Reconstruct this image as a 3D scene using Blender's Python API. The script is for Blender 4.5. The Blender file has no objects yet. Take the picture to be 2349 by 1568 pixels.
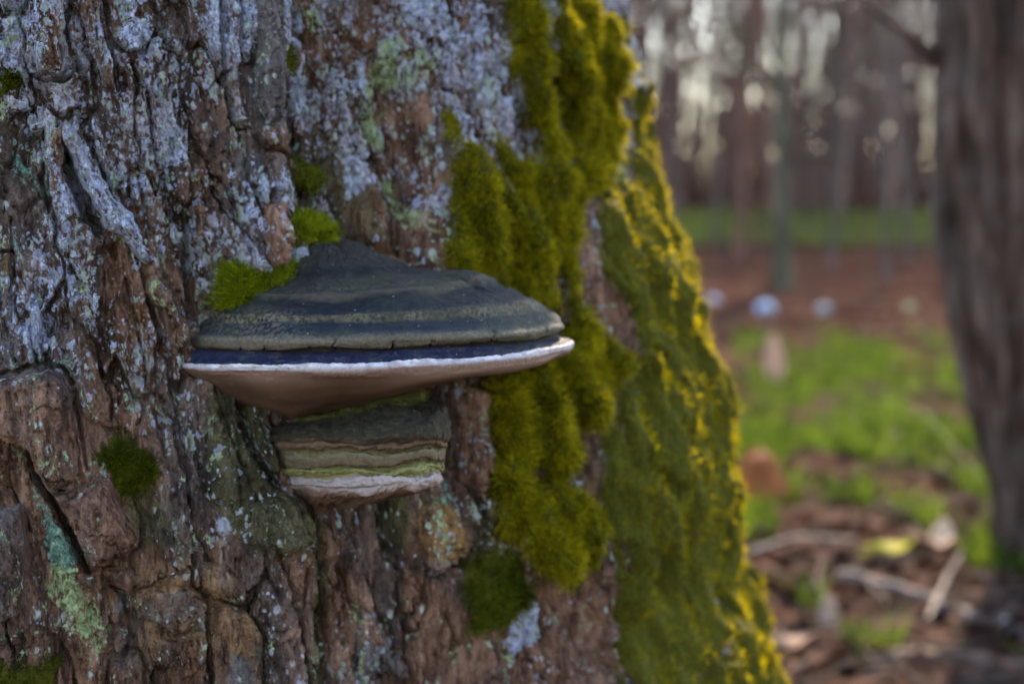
import bpy, math, random
import numpy as np
from mathutils import Vector

# ------------------------------------------------------------------ camera, sky, sun, exposure
sc = bpy.context.scene
col = sc.collection
CAMZ, PITCH = 0.5, math.radians(5.0)
LENS, SENS = 50.0, 36.0
cam = bpy.data.cameras.new('camera'); camo = bpy.data.objects.new('camera', cam); col.objects.link(camo)
camo.location = (0, 0, CAMZ); camo.rotation_euler = (math.radians(90) - PITCH, 0, 0)
cam.lens = LENS; cam.sensor_width = SENS; cam.sensor_fit = 'HORIZONTAL'
cam.clip_start = 0.02; cam.clip_end = 2000
cam.dof.use_dof = True; cam.dof.focus_distance = 0.452; cam.dof.aperture_fstop = 7.8
sc.camera = camo

SUN_EL = math.radians(34)
sun_az = np.array([0.27, 0.963]); sun_az /= np.linalg.norm(sun_az)
SDIR = Vector((sun_az[0]*math.cos(SUN_EL), sun_az[1]*math.cos(SUN_EL), math.sin(SUN_EL)))
world = bpy.data.worlds.new('World'); sc.world = world; world.use_nodes = True
wn = world.node_tree; wn.nodes.clear()
wo = wn.nodes.new('ShaderNodeOutputWorld'); wb = wn.nodes.new('ShaderNodeBackground'); ws = wn.nodes.new('ShaderNodeTexSky')
ws.sky_type = 'NISHITA'; ws.sun_disc = False; ws.sun_elevation = SUN_EL
ws.sun_rotation = math.atan2(sun_az[0], sun_az[1])
ws.air_density = 1.0; ws.dust_density = 0.5; ws.ozone_density = 1.3
wb.inputs['Strength'].default_value = 0.15
wn.links.new(ws.outputs[0], wb.inputs[0]); wn.links.new(wb.outputs[0], wo.inputs[0])
sl = bpy.data.lights.new('sun', 'SUN'); so = bpy.data.objects.new('sun', sl); col.objects.link(so)
sl.energy = 2.8; sl.angle = math.radians(2); sl.color = (1.0, 0.86, 0.66)
so.rotation_euler = SDIR.to_track_quat('Z', 'Y').to_euler(); so.location = SDIR*20
sc.view_settings.view_transform = 'Standard'; sc.view_settings.look = 'None'
sc.view_settings.exposure = 2.4; sc.view_settings.gamma = 1.0
sc.view_settings.use_white_balance = True; sc.view_settings.white_balance_temperature = 7400; sc.view_settings.white_balance_tint = 10
sc.render.engine = 'CYCLES'
sc.cycles.use_denoising = True; sc.cycles.use_adaptive_sampling = True; sc.cycles.adaptive_threshold = 0.02; sc.cycles.adaptive_min_samples = 16
sc.cycles.max_bounces = 5; sc.cycles.transparent_max_bounces = 6
sc.cycles.sample_clamp_indirect = 6

# ------------------------------------------------------------------ numpy noise
def _hash(ix, iy, seed):
    h = (ix.astype(np.int64)*374761393 + iy.astype(np.int64)*668265263 + seed*982451653) & 0xffffffff
    h = ((h ^ (h >> 13)) * 1274126177) & 0xffffffff
    h = ((h ^ (h >> 16)) * 2246822519) & 0xffffffff
    return ((h ^ (h >> 15)) & 0xffffff) / float(0x1000000)
def noise(x, y, seed=0):
    ix = np.floor(x); iy = np.floor(y); fx = x-ix; fy = y-iy
    ux = fx*fx*fx*(fx*(fx*6-15)+10); uy = fy*fy*fy*(fy*(fy*6-15)+10)
    def g(dx, dy):
        a = _hash(ix+dx, iy+dy, seed)*2*math.pi
        return np.cos(a)*(fx-dx) + np.sin(a)*(fy-dy)
    n0 = g(0,0)*(1-ux) + g(1,0)*ux; n1 = g(0,1)*(1-ux) + g(1,1)*ux
    return (n0*(1-uy) + n1*uy)*1.5
def fbm(x, y, oct=4, seed=0, gain=0.5):
    r = 0; a = 1; t = 0
    for o in range(oct):
        r = r + a*noise(x*2**o, y*2**o, seed+o*17); t += a; a *= gain
    return r/t
def ridged(x, y, oct=3, seed=0):
    r = 0; a = 1; t = 0
    for o in range(oct):
        r = r + a*(1-np.abs(noise(x*2**o, y*2**o, seed+o*31))*1.6); t += a; a *= 0.5
    return r/t
def voronoi(x, y, seed=0):
    ix = np.floor(x); iy = np.floor(y)
    d1 = np.full(x.shape, 9.); d2 = np.full(x.shape, 9.); cid = np.zeros(x.shape); cx_ = np.zeros(x.shape); cy_ = np.zeros(x.shape)
    for dx in (-1,0,1):
        for dy in (-1,0,1):
            jx = ix+dx; jy = iy+dy
            px = jx+_hash(jx,jy,seed); py = jy+_hash(jx,jy,seed+5)
            d = np.hypot(px-x, py-y); c = _hash(jx,jy,seed+9)
            m = d < d1
            d2 = np.where(m, d1, np.minimum(d2, d)); cid = np.where(m, c, cid)
            cx_ = np.where(m, px-x, cx_); cy_ = np.where(m, py-y, cy_); d1 = np.where(m, d, d1)
    return d1, d2, cid, cx_, cy_
def sstep(a, b, x):
    t = np.clip((x-a)/(b-a), 0, 1); return t*t*(3-2*t)
def terrace(f, k, sharp=0.25):
    q = f*k; i = np.floor(q); fr = q-i
    return (i + sstep(0.5-sharp, 0.5+sharp, fr))/k
def seg_dist(px, py, pts):
    d = np.full(px.shape, 1e9)
    for (x0,y0),(x1,y1) in zip(pts[:-1], pts[1:]):
        vx, vy = x1-x0, y1-y0; L = vx*vx+vy*vy+1e-9
        t = np.clip(((px-x0)*vx+(py-y0)*vy)/L, 0, 1)
        d = np.minimum(d, np.hypot(px-x0-t*vx, py-y0-t*vy))
    return d
def poly_sd(px, py, pts):                       # signed distance, inside positive
    out = np.full(px.shape, -1e3)
    xs = [p[0] for p in pts]; ys = [p[1] for p in pts]
    m = (px > min(xs)-60) & (px < max(xs)+60) & (py > min(ys)-60) & (py < max(ys)+60)
    if not m.any(): return out
    x = px[m]; y = py[m]
    P = list(pts)+[pts[0]]
    d = seg_dist(x, y, P); ins = np.zeros(x.shape, bool)
    for (x0,y0),(x1,y1) in zip(P[:-1], P[1:]):
        c = ((y0 > y) != (y1 > y)) & (x < (x1-x0)*(y-y0)/((y1-y0)+1e-12)+x0)
        ins ^= c
    out[m] = np.where(ins, d, -d)
    return out

# ------------------------------------------------------------------ picture <-> place (photo measured on a 2349 x 1568 sheet)
KW = SENS/LENS/2349.0; CP, SP = math.cos(PITCH), math.sin(PITCH)
def project(X, Y, Z):
    zz = Z-CAMZ; f = Y*CP - zz*SP; u = Y*SP + zz*CP
    return 1174.5 + X/f/KW, 784 - u/f/KW
def ray(x, y):
    a = (np.asarray(x, float)-1174.5)*KW; k = (784-np.asarray(y, float))*KW
    return a, CP + k*SP, -SP + k*CP
def z_at(Y, y):                                  # height at which a point Y metres ahead shows on row y
    k = (784-y)*KW
    return CAMZ + Y*(k*CP-SP)/(CP+k*SP)
def ground_at(x, y, gz=0.0):
    dx, dy, dz = ray(x, y); t = (gz-CAMZ)/dz
    return float(dx*t), float(dy*t), gz

# ------------------------------------------------------------------ mesh helpers
def mesh_np(name, V, F, mat=None, parent=None, smooth=True, colors=None, loc=None):
    V = np.asarray(V, np.float32); F = np.asarray(F, np.int32)
    me = bpy.data.meshes.new(name); n = F.shape[1]
    me.vertices.add(len(V)); me.vertices.foreach_set('co', V.ravel())
    me.loops.add(F.size); me.loops.foreach_set('vertex_index', F.ravel())
    me.polygons.add(len(F)); me.polygons.foreach_set('loop_start', np.arange(0, F.size, n, dtype=np.int32))
    try: me.polygons.foreach_set('loop_total', np.full(len(F), n, np.int32))
    except Exception: pass
    me.polygons.foreach_set('use_smooth', np.full(len(F), smooth))
    if colors:
        for cn, arr in colors.items():
            at = me.attributes.new(cn, 'FLOAT_COLOR', 'POINT'); at.data.foreach_set('color', np.asarray(arr, np.float32).ravel())
    me.update(calc_edges=True); me.validate()
    if mat: me.materials.append(mat)
    o = bpy.data.objects.new(name, me); col.objects.link(o)
    if loc is not None:
        l = np.array(loc, np.float32); me.vertices.foreach_set('co', (V-l).ravel()); o.location = loc
    if parent:
        o.parent = parent
        o.location = Vector(o.location) - Vector(parent.location)
    return o
def empty(name, loc=(0,0,0)):
    o = bpy.data.objects.new(name, None); o.empty_display_size = 0.05; o.location = loc; col.objects.link(o); return o
def tag(o, label, cat, group=None, kind=None):
    o['label'] = label
    if kind: o['kind'] = kind
    o['category'] = cat
    if group: o['group'] = group
    return o
def grid_faces(nr, nc, wrap=False):
    r = np.arange(nr-1)[:,None]; c = np.arange(nc if wrap else nc-1)[None,:]; c2 = (c+1) % nc
    return np.stack([r*nc+c, r*nc+c2, (r+1)*nc+c2, (r+1)*nc+c], -1).reshape(-1,4)
def tubes(paths, radii, sides=5, caps=False):
    Vs = []; Fs = []; off = 0
    for P, R in zip(paths, radii):
        P = np.asarray(P, float); n = len(P); R = np.broadcast_to(np.asarray(R, float), (n,))
        T = np.gradient(P, axis=0); T /= np.linalg.norm(T, axis=1, keepdims=True)+1e-12
        ref = np.array([0.31,0.95,0.05]) if abs(T[0][2]) > 0.5 else np.array([0,0,1.])
        A = np.cross(T, ref); A /= np.linalg.norm(A, axis=1, keepdims=True)+1e-12; B = np.cross(T, A)
        a = np.arange(sides)*2*math.pi/sides
        ring = P[:,None,:] + R[:,None,None]*(np.cos(a)[None,:,None]*A[:,None,:] + np.sin(a)[None,:,None]*B[:,None,:])
        Vs.append(ring.reshape(-1,3)); Fs.append(grid_faces(n, sides, True)+off); off += n*sides
    return np.concatenate(Vs), np.concatenate(Fs)

# ------------------------------------------------------------------ node helpers
class NT:
    def __init__(s, name):
        s.m = bpy.data.materials.new(name); s.m.use_nodes = True; s.t = s.m.node_tree; s.t.nodes.clear()
        s.out = s.n('ShaderNodeOutputMaterial')
    def n(s, t, **kw):
        nd = s.t.nodes.new(t)
        for k, v in kw.items(): setattr(nd, k, v)
        return nd
    def l(s, a, b): s.t.links.new(a, b)
    def set(s, sock, v):
        if isinstance(v, bpy.types.NodeSocket): s.l(v, sock)
        elif isinstance(v, (tuple, list)): sock.default_value = (*v, 1.0) if len(v) == 3 and len(sock.default_value) == 4 else v
        else: sock.default_value = v
    def obj(s): return s.n('ShaderNodeTexCoord').outputs['Object']
    def mapping(s, vec, scale): 
        m = s.n('ShaderNodeMapping'); s.l(vec, m.inputs['Vector']); m.inputs['Scale'].default_value = scale; return m.outputs[0]
    def noise(s, vec, scale, detail=4, rough=0.55, dist=0.0):
        m = s.n('ShaderNodeTexNoise'); s.l(vec, m.inputs['Vector']); m.inputs['Scale'].default_value = scale
        m.inputs['Detail'].default_value = detail; m.inputs['Roughness'].default_value = rough; m.inputs['Distortion'].default_value = dist
        return m.outputs['Fac']
    def voro(s, vec, scale, feature='F1'):
        m = s.n('ShaderNodeTexVoronoi', feature=feature); s.l(vec, m.inputs['Vector']); m.inputs['Scale'].default_value = scale
        return m.outputs['Distance']
    def math(s, op, a, b=0.5, clamp=False):
        m = s.n('ShaderNodeMath', operation=op, use_clamp=clamp); s.set(m.inputs[0], a); s.set(m.inputs[1], b); return m.outputs[0]
    def ss(s, x, a, b, lo=0.0, hi=1.0):
        m = s.n('ShaderNodeMapRange', interpolation_type='SMOOTHSTEP'); s.set(m.inputs['Value'], x)
        m.inputs['From Min'].default_value = a; m.inputs['From Max'].default_value = b
        m.inputs['To Min'].default_value = lo; m.inputs['To Max'].default_value = hi; return m.outputs[0]
    def mix(s, f, a, b, mode='MIX'):
        m = s.n('ShaderNodeMix', data_type='RGBA', blend_type=mode); s.set(m.inputs[0], f); s.set(m.inputs[6], a); s.set(m.inputs[7], b); return m.outputs[2]
    def ramp(s, f, stops):
        r = s.n('ShaderNodeValToRGB'); s.l(f, r.inputs[0]); e = r.color_ramp.elements
        while len(e) < len(stops): e.new(0.5)
        for el, (p, c) in zip(e, stops): el.position = p; el.color = (*c, 1)
        return r.outputs[0]
    def attr(s, name):
        a = s.n('ShaderNodeAttribute', attribute_name=name); sep = s.n('ShaderNodeSeparateColor'); s.l(a.outputs['Color'], sep.inputs[0])
        return sep.outputs[0], sep.outputs[1], sep.outputs[2], a.outputs['Alpha']
    def bump(s, h, dist, strength=1.0, nrm=None):
        b = s.n('ShaderNodeBump'); s.l(h, b.inputs['Height']); b.inputs['Distance'].default_value = dist; b.inputs['Strength'].default_value = strength
        if nrm: s.l(nrm, b.inputs['Normal'])
        return b.outputs[0]
    def bsdf(s, c, rough=0.8, nrm=None, spec=0.3, **kw):
        b = s.n('ShaderNodeBsdfPrincipled'); s.set(b.inputs['Base Color'], c); s.set(b.inputs['Roughness'], rough)
        b.inputs['Specular IOR Level'].default_value = spec
        if nrm: s.l(nrm, b.inputs['Normal'])
        for k, v in kw.items(): s.set(b.inputs[k], v)
        return b.outputs[0]
    def done(s, sh): s.l(sh, s.out.inputs['Surface']); return s.m

def leafy(name, c1, c2, trans=0.45, scale=90, rough=0.6, isl=.5):
    t = NT(name); f = t.math('ADD', t.math('MULTIPLY', t.noise(t.obj(), scale, 3), .5), t.math('MULTIPLY', t.noise(t.obj(), scale*.28, 3), .5)); rnd = t.n('ShaderNodeObjectInfo').outputs['Random']
    g = t.n('ShaderNodeNewGeometry').outputs['Random Per Island']
    c = t.mix(t.ss(t.math('ADD', t.math('MULTIPLY', f, 1-isl), t.math('MULTIPLY', g, isl)), 0.33, 0.67), c1, c2)
    d = t.bsdf(c, rough, spec=0.04); tr = t.n('ShaderNodeBsdfTranslucent'); t.l(c, tr.inputs[0])
    m = t.n('ShaderNodeMixShader'); m.inputs[0].default_value = trans; t.l(d, m.inputs[1]); t.l(tr.outputs[0], m.inputs[2])
    return t.done(m.outputs[0])

# bark of the old tree: A = (lichen, mint, lime, moss)  B = (ochre, bare red, algae, grey)
def bark_material():
    t = NT('old_bark'); o = t.obj()
    lich, mint, lime, moss = t.attr('A'); ochre, bare, algae, grey = t.attr('B')
    st = t.mapping(o, (1, 1, 0.30)); st2 = t.mapping(o, (1, 1, 0.55)); st3 = t.mapping(o, (1, 1, 0.14))
    n1 = t.noise(st, 75, 6, 0.66, .4); n2 = t.noise(st, 300, 4, 0.66, .3); n3 = t.noise(o, 1100, 2, 0.65); n4 = t.noise(st2, 28, 4); n5 = t.noise(st3, 420, 5, .65)
    tex = t.math('ADD', t.math('MULTIPLY', n1, .42), t.math('ADD', t.math('MULTIPLY', n2, .34), t.math('ADD', t.math('MULTIPLY', n5, .16), t.math('MULTIPLY', n3, .08))))
    tex = t.math('ADD', t.math('MULTIPLY', t.math('SUBTRACT', tex, .5), 1.55), .5)
    tx = t.ss(tex, .30, .72)
    c = t.ramp(tex, [(0.30,(0.016,0.008,0.005)), (0.41,(0.075,0.034,0.021)), (0.49,(0.160,0.076,0.047)), (0.58,(0.27,0.145,0.098)), (0.68,(0.42,0.29,0.23))])
    c = t.mix(t.ss(n4, 0.42, 0.60), c, t.mix(0.65, c, t.mix(tx, (.03,.024,.024), (.21,.165,.165))))
    def over(c, m, lo, hi, amt=1.0):
        f = t.ss(t.math('ADD', m, t.math('MULTIPLY', t.math('SUBTRACT', tex, .5), 1.2)), .20, .75)
        return t.mix(t.math('MULTIPLY', f, amt), c, t.mix(tx, lo, hi))
    c = over(c, ochre, (.050,.020,.006), (.42,.215,.070), .85)
    c = over(c, bare, (.055,.020,.012), (.44,.225,.155), .9)
    c = over(c, grey, (.035,.031,.036), (.22,.19,.20), .85)
    c = over(c, algae, (.018,.019,.007), (.125,.115,.045), .75)
    # crust lichens
    v2 = t.voro(t.mapping(o, (1,1,0.6)), 150)
    nl = t.noise(st2, 110, 4, 0.72, .5); nb = t.noise(o, 430, 3, 0.72); nw = t.noise(o, 35, 3)
    crk = t.ss(t.voro(t.mapping(o, (1,1,.7)), 520, 'DISTANCE_TO_EDGE'), .015, .075)
    fld = t.math('ADD', t.math('MULTIPLY', nl, 0.62), t.math('ADD', t.math('MULTIPLY', nb, 0.55), t.math('MULTIPLY', n2, .30)))
    def dots(scale, thr, rad, seedoff):
        wv = t.n('ShaderNodeVectorMath', operation='ADD'); t.l(t.mapping(o, (1,1,.75)), wv.inputs[0])
        nv = t.n('ShaderNodeTexNoise'); t.l(o, nv.inputs['Vector']); nv.inputs['Scale'].default_value = scale*1.1; nv.inputs['Detail'].default_value = 1.5
        sv = t.n('ShaderNodeVectorMath', operation='SCALE'); t.l(nv.outputs['Color'], sv.inputs[0]); sv.inputs['Scale'].default_value = .75/scale; t.l(sv.outputs[0], wv.inputs[1])
        off = t.n('ShaderNodeVectorMath', operation='ADD'); t.l(wv.outputs[0], off.inputs[0]); off.inputs[1].default_value = (seedoff, seedoff*2, seedoff*.5)
        v = t.n('ShaderNodeTexVoronoi'); t.l(off.outputs[0], v.inputs['Vector']); v.inputs['Scale'].default_value = scale
        sp_ = t.n('ShaderNodeSeparateColor'); t.l(v.outputs['Color'], sp_.inputs[0])
        dens = t.math('ADD', t.math('MULTIPLY', lich, .75), t.math('ADD', t.math('MULTIPLY', t.math('ADD', t.math('SUBTRACT', nl, .5), t.math('SUBTRACT', nw, .5)), 1.7), thr))
        on = t.ss(t.math('SUBTRACT', dens, sp_.outputs[0]), 0.0, .08)
        rr = t.math('ADD', t.math('MULTIPLY', sp_.outputs[1], .28), rad)
        return t.math('MULTIPLY', on, t.ss(t.math('SUBTRACT', rr, v.outputs['Distance']), 0.0, .12)), sp_.outputs[2]
    dA, rA = dots(300, .03, .30, 0.0); dB, rB = dots(560, .12, .30, 3.7); dC, rC = dots(170, -.08, .22, 9.1)
    k = t.math('ADD', fld, t.math('MULTIPLY', lich, 0.46))
    lf = t.math('MULTIPLY', t.ss(k, 1.03, 1.09), t.math('ADD', t.math('MULTIPLY', crk, .6), .4))
    lc = t.mix(t.ss(nb, 0.36, 0.62), (0.24,0.25,0.36), (0.66,0.70,0.95))
    lc = t.mix(t.ss(nw, 0.47, 0.58), lc, t.mix(t.ss(nb, .36, .62), (0.22,0.18,0.22), (0.60,0.52,0.62)))
    lc = t.mix(t.math('MULTIPLY', t.ss(t.noise(o, 60, 3), 0.56, 0.68), .8), lc, t.mix(nb, (0.18,0.24,0.20), (0.56,0.62,0.50)))
    c = t.mix(t.math('MULTIPLY', lf, 0.92), c, lc)
    nomoss = t.math('SUBTRACT', 1.0, t.ss(moss, .2, .5))
    for dd, rr in ((dB, rB), (dA, rA), (dC, rC)):
        dc = t.ramp(rr, [(0.0,(.30,.30,.42)), (.28,(.52,.55,.78)), (.45,(.62,.62,.74)), (.62,(.46,.40,.46)), (.78,(.40,.52,.44)), (.9,(.62,.66,.60)), (1.0,(.34,.44,.40))])
        c = t.mix(t.math('MULTIPLY', t.math('MULTIPLY', dd, nomoss), .85), c, t.mix(t.ss(nb, .3, .7), t.mix(.45, dc, c), dc))
    mf = t.ss(t.math('ADD', t.math('ADD', t.math('MULTIPLY', t.math('SUBTRACT', nb, .5), 2.0), t.math('MULTIPLY', t.math('SUBTRACT', nl, .5), 2.6)), mint), 0.34, 0.66)
    c = t.mix(t.math('MULTIPLY', mf, .9), c, t.mix(t.ss(nb, .3, .7), (0.045,0.11,0.085), (0.22,0.40,0.33)))
    gf = t.ss(t.math('ADD', t.math('ADD', t.math('MULTIPLY', t.math('SUBTRACT', nl, .5), 2.6), t.math('MULTIPLY', t.math('SUBTRACT', nb, .5), 1.5)), lime), .30, .62)
    c = t.mix(t.math('MULTIPLY', gf, .9), c, t.mix(t.ss(nb, .3, .7), (0.16,0.21,0.08), (0.46,0.52,0.27)))
    sp = t.math('MULTIPLY', t.ss(t.math('ADD', v2, t.math('MULTIPLY', t.math('SUBTRACT', nb, .5), .35)), 0.20, 0.10), t.ss(t.noise(o, 75, 2), 0.47, 0.60))
    c = t.mix(t.math('MULTIPLY', sp, t.math('SUBTRACT', 1.0, moss)), c, t.mix(nb, (0.28,0.33,0.30), (0.68,0.71,0.70)))
    c = t.mix(t.ss(moss, 0.3, 0.7), c, t.mix(n3, (0.035,0.034,0.003), (0.13,0.115,0.008)))
    h = t.math('ADD', t.math('MULTIPLY', n2, 1.0), t.math('ADD', t.math('MULTIPLY', n3, 0.30), t.math('ADD', t.math('MULTIPLY', n5, .7), t.math('MULTIPLY', t.math('ADD', lf, t.math('ADD', dA, dC)), 0.16))))
    return t.done(t.bsdf(c, 0.9, t.bump(h, 0.0055, 1.0), spec=0.18))
BARK = bark_material()

# ------------------------------------------------------------------ the old tree: shape
CX, CY = -0.249, 0.795
SIL = [(-400,1375),(-150,1405),(0,1440),(100,1462),(200,1494),(320,1502),(400,1528),(500,1562),(600,1600),(700,1622),(800,1652),(900,1680),(980,1698),
       (1080,1703),(1160,1696),(1230,1688),(1290,1698),(1360,1738),(1450,1772),(1568,1800),(1750,1850),(2100,1990)]
_shy, _shx = [0,120,220,420,700,900,1200,1568,1700], [22,36,62,80,78,66,60,52,50]
_sz = []; _sr = []
for y_, x_ in SIL:
    x_ = x_ - float(np.interp(y_, _shy, _shx))
    a_ = (x_-1174.5)*KW
    _sr.append((a_*CY-CX)/math.sqrt(1+a_*a_)); _sz.append(z_at(0.75, y_))
_o = np.argsort(_sz); _sz = np.array(_sz)[_o]; _sr = np.array(_sr)[_o]
def R0(th, z):
    rs = np.interp(z, _sz, _sr); w = sstep(0.1, 1.25, th)
    r = 0.349 + (rs-0.349)*(0.38+0.62*w)
    lo = np.clip((0.16-z)/0.16, 0, 1)
    r = r + lo*lo*0.16*(0.6+0.4*np.cos(5*th+0.6))              # root flare
    return r - np.clip(z-0.75, 0, 9)*0.022
def surf(th, z, h=0.0):
    r = R0(th, z)+h
    return CX + r*np.sin(th), CY - r*np.cos(th), z
def px_theta(x, y):                                # where a picture point meets the undisplaced trunk
    dx, dy, dz = ray(x, y); r = np.full(np.shape(dx), 0.349)
    for _ in range(10):
        A = dx*dx+dy*dy; B = -2*(dx*CX+dy*CY); C = CX*CX+CY*CY-r*r
        t = (-B - np.sqrt(np.maximum(B*B-4*A*C, 1e-9)))/(2*A)
        X = t*dx; Y = t*dy; Z = CAMZ+t*dz
        th = np.arctan2(X-CX, CY-Y); r = 0.5*r+0.5*R0(th, Z)
    return th, Z

# features traced on the photograph
CRACKS = [  # (points, half width px, depth m)
 ([(498,-40),(500,74),(511,149),(528,223),(535,268),(554,294),(569,299)], 6, .011),
 ([(550,-40),(548,56),(546,111),(552,135)], 4, .005),
 ([(569,299),(580,323),(609,345),(640,345),(668,360)], 4, .006),
 ([(575,130),(590,170),(640,145)], 3, .003), ([(600,300),(607,335)], 3, .003),
 ([(152,-30),(160,37),(149,67),(163,122),(185,165)], 6, .007),
 ([(75,172),(110,186),(150,188),(165,178)], 5, .007),
 ([(225,-10),(240,90),(262,150),(268,210)], 5, .005),
 ([(300,150),(335,200),(352,300),(368,390),(372,430)], 5, .004),
 ([(148,345),(165,400),(185,450),(205,500),(225,520)], 16, .020),
 ([(90,410),(105,450),(112,490)], 6, .006),
 ([(400,440),(405,490),(420,530)], 5, .004), ([(495,430),(515,460),(540,500),(560,520)], 5, .005),
 ([(437,500),(440,560),(450,640),(452,740)], 12, .008),
 ([(346,690),(358,735),(372,785)], 9, .008),
 ([(227,755),(230,833),(238,873),(260,918),(255,960)], 5, .005),
 ([(0,858),(37,853),(74,840),(111,834),(150,850),(168,885)], 6, .008),
 ([(172,900),(182,960),(190,1020),(198,1075)], 5, .006),
 ([(60,1040),(70,1075),(90,1110),(123,1145),(150,1200),(172,1245),(190,1290),(203,1310)], 9, .013),
 ([(557,925),(575,985),(592,1040),(625,1090),(650,1130)], 14, .014),
 ([(442,1270),(438,1339),(476,1372),(479,1469),(483,1610)], 5, .008),
 ([(372,1443),(409,1452),(440,1447),(472,1435)], 4, .006),
 ([(241,1342),(290,1364),(334,1342),(409,1303),(440,1297)], 4, .005),
 ([(390,1525),(394,1610)], 4, .005), ([(130,1460),(128,1570)], 5, .005),
 ([(440,1370),(500,1375),(575,1400),(600,1450),(610,1600)], 5, .006),
 ([(700,1300),(690,1420),(715,1610)], 6, .006),
 ([(735,1190),(738,1300),(742,1420),(745,1610)], 16, .013),
 ([(893,1150),(905,1238),(928,1288),(938,1406),(955,1481),(970,1610)], 9, .013),
 ([(945,1300),(1000,1310),(1060,1290)], 7, .006),
 ([(1360,940),(1335,1000),(1325,1060),(1345,1120),(1365,1200),(1370,1300),(1385,1450),(1400,1610)], 8, .009),
 ([(1245,1330),(1262,1420),(1270,1520),(1280,1610)], 6, .006),
 ([(1310,1320),(1320,1450),(1335,1610)], 5, .005),
 ([(820,430),(835,500),(862,560)], 6, .006), ([(865,230),(885,330),(912,400),(940,500),(960,600)], 7, .008),
 ([(1020,900),(1035,1000),(1050,1080),(1090,1160),(1105,1260)], 9, .010),
 ([(670,30),(690,120),(700,220),(715,330)], 7, .006), ([(790,20),(800,160),(830,300)], 6, .005),
 ([(1040,30),(1060,150),(1100,300)], 5, .004), ([(1400,130),(1420,230),(1425,300)], 6, .005),
 ([(20,500),(30,620),(20,740)], 5, .004), ([(290,640),(310,720),(330,800),(340,900),(380,1040)], 5, .004),
 ([(395,880),(420,980),(440,1100)], 5, .004),
]
STEPS = [   # (polygon, rise m, softness px): large changes of level
 ([(657,-80),(668,80),(672,200),(668,300),(690,380),(700,520),(720,600),(960,600),(1000,420),(940,200),(930,-80)], -.014, 22),
 ([(600,960),(650,1130),(735,1200),(740,1610),(960,1610),(900,1150),(1030,1000),(1030,880)], -.010, 24),
 ([(935,1310),(1075,1300),(1120,1610),(960,1610)], -.007, 20),
 ([(380,600),(470,560),(560,620),(520,760),(440,800)], -.008, 26),
]
def blend_field(px, py, pts, rad=120.0):
    num = np.zeros(px.shape); den = np.full(px.shape, 1e-6)
    for x, y, v in pts:
        w = 1.0/(((px-x)**2+(py-y)**2)/(rad*rad)+0.12)**2
        num += w*v; den += w
    return num/den
LICHEN = [(100,50,.6),(60,130,.8),(230,60,.85),(330,200,.45),(420,100,.6),(530,100,.85),(610,180,.25),(300,420,.5),(430,430,.65),(560,500,.8),(470,560,.7),
 (580,600,.7),(30,200,.75),(40,420,.4),(130,750,.8),(90,690,.75),(200,740,.7),(60,560,.45),(300,760,.25),(300,900,.15),(450,900,.08),(100,1000,.0),(220,1200,-.1),
 (400,1100,.15),(520,1100,.25),(450,1300,.15),(300,1450,-.1),(480,1480,-.1),(60,1300,-.1),(700,60,.75),(750,200,.8),(820,80,.75),(800,450,.65),(720,470,.5),(860,350,.6),(1000,60,.7),(1090,200,.75),
 (1120,120,.6),(1050,300,.55),(900,600,.3),(700,320,.35),(640,1350,.1),(800,1350,.15),(850,1500,.2),(1260,1450,.3),(1430,100,.65),(1100,1000,.15),(1340,600,.3),
 (1000,1450,-.2),(330,600,.4),(20,900,.0),(40,1500,0),(380,700,.15),(640,900,0),(1300,1400,.1)]
MINT = [([(26,342),(48,372),(89,409),(111,446),(97,468),(67,453),(37,401)],.55), ([(74,1086),(97,1120),(150,1216),(186,1283),(175,1330),(110,1300),(97,1186)],.62),
 ([(50,850),(80,815),(130,830),(150,760),(165,840),(120,852)],.5), ([(30,500),(60,520),(50,580),(25,570)],.35), ([(1005,1080),(1025,1090),(1030,1150),(1010,1150)],.5),
 ([(735,470),(765,460),(760,500),(740,510)],.45), ([(300,890),(315,890),(312,935),(300,935)],.4)]
LIME = [([(908,74),(945,74),(952,111),(990,141),(990,178),(960,200),(937,208),(915,204),(900,223),(923,353),(900,345),(878,290),(874,223),(889,167),(900,130)],.62),
 ([(915,409),(945,416),(975,476),(1004,520),(1008,557),(982,520),(952,476),(923,438)],.6), ([(1413,260),(1458,290),(1491,372),(1491,409),(1458,427),(1439,372),(1413,316)],.55),
 ([(105,1290),(186,1290),(208,1357),(223,1413),(256,1450),(208,1513),(160,1413),(108,1357)],.5), ([(0,20),(30,30),(25,110),(0,110)],.35), ([(240,490),(280,530),(300,575),(260,550)],.5),
 ([(175,650),(190,640),(195,665),(180,670)],.5), ([(300,690),(325,740),(315,790),(300,760)],.3), ([(0,230),(15,235),(12,275),(0,280)],.6)]
OCHRE = [([(951,1145),(1014,1141),(1060,1204),(1060,1270),(942,1280)],.6), ([(215,1300),(330,1290),(420,1270),(560,1330),(600,1400),(600,1600),(320,1600),(290,1450),(220,1370)],.38),
 ([(310,690),(325,700),(325,770),(305,780)],.7), ([(870,530),(940,540),(945,610),(880,600)],.5), ([(0,490),(20,500),(20,620),(0,640)],.5)]
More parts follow.
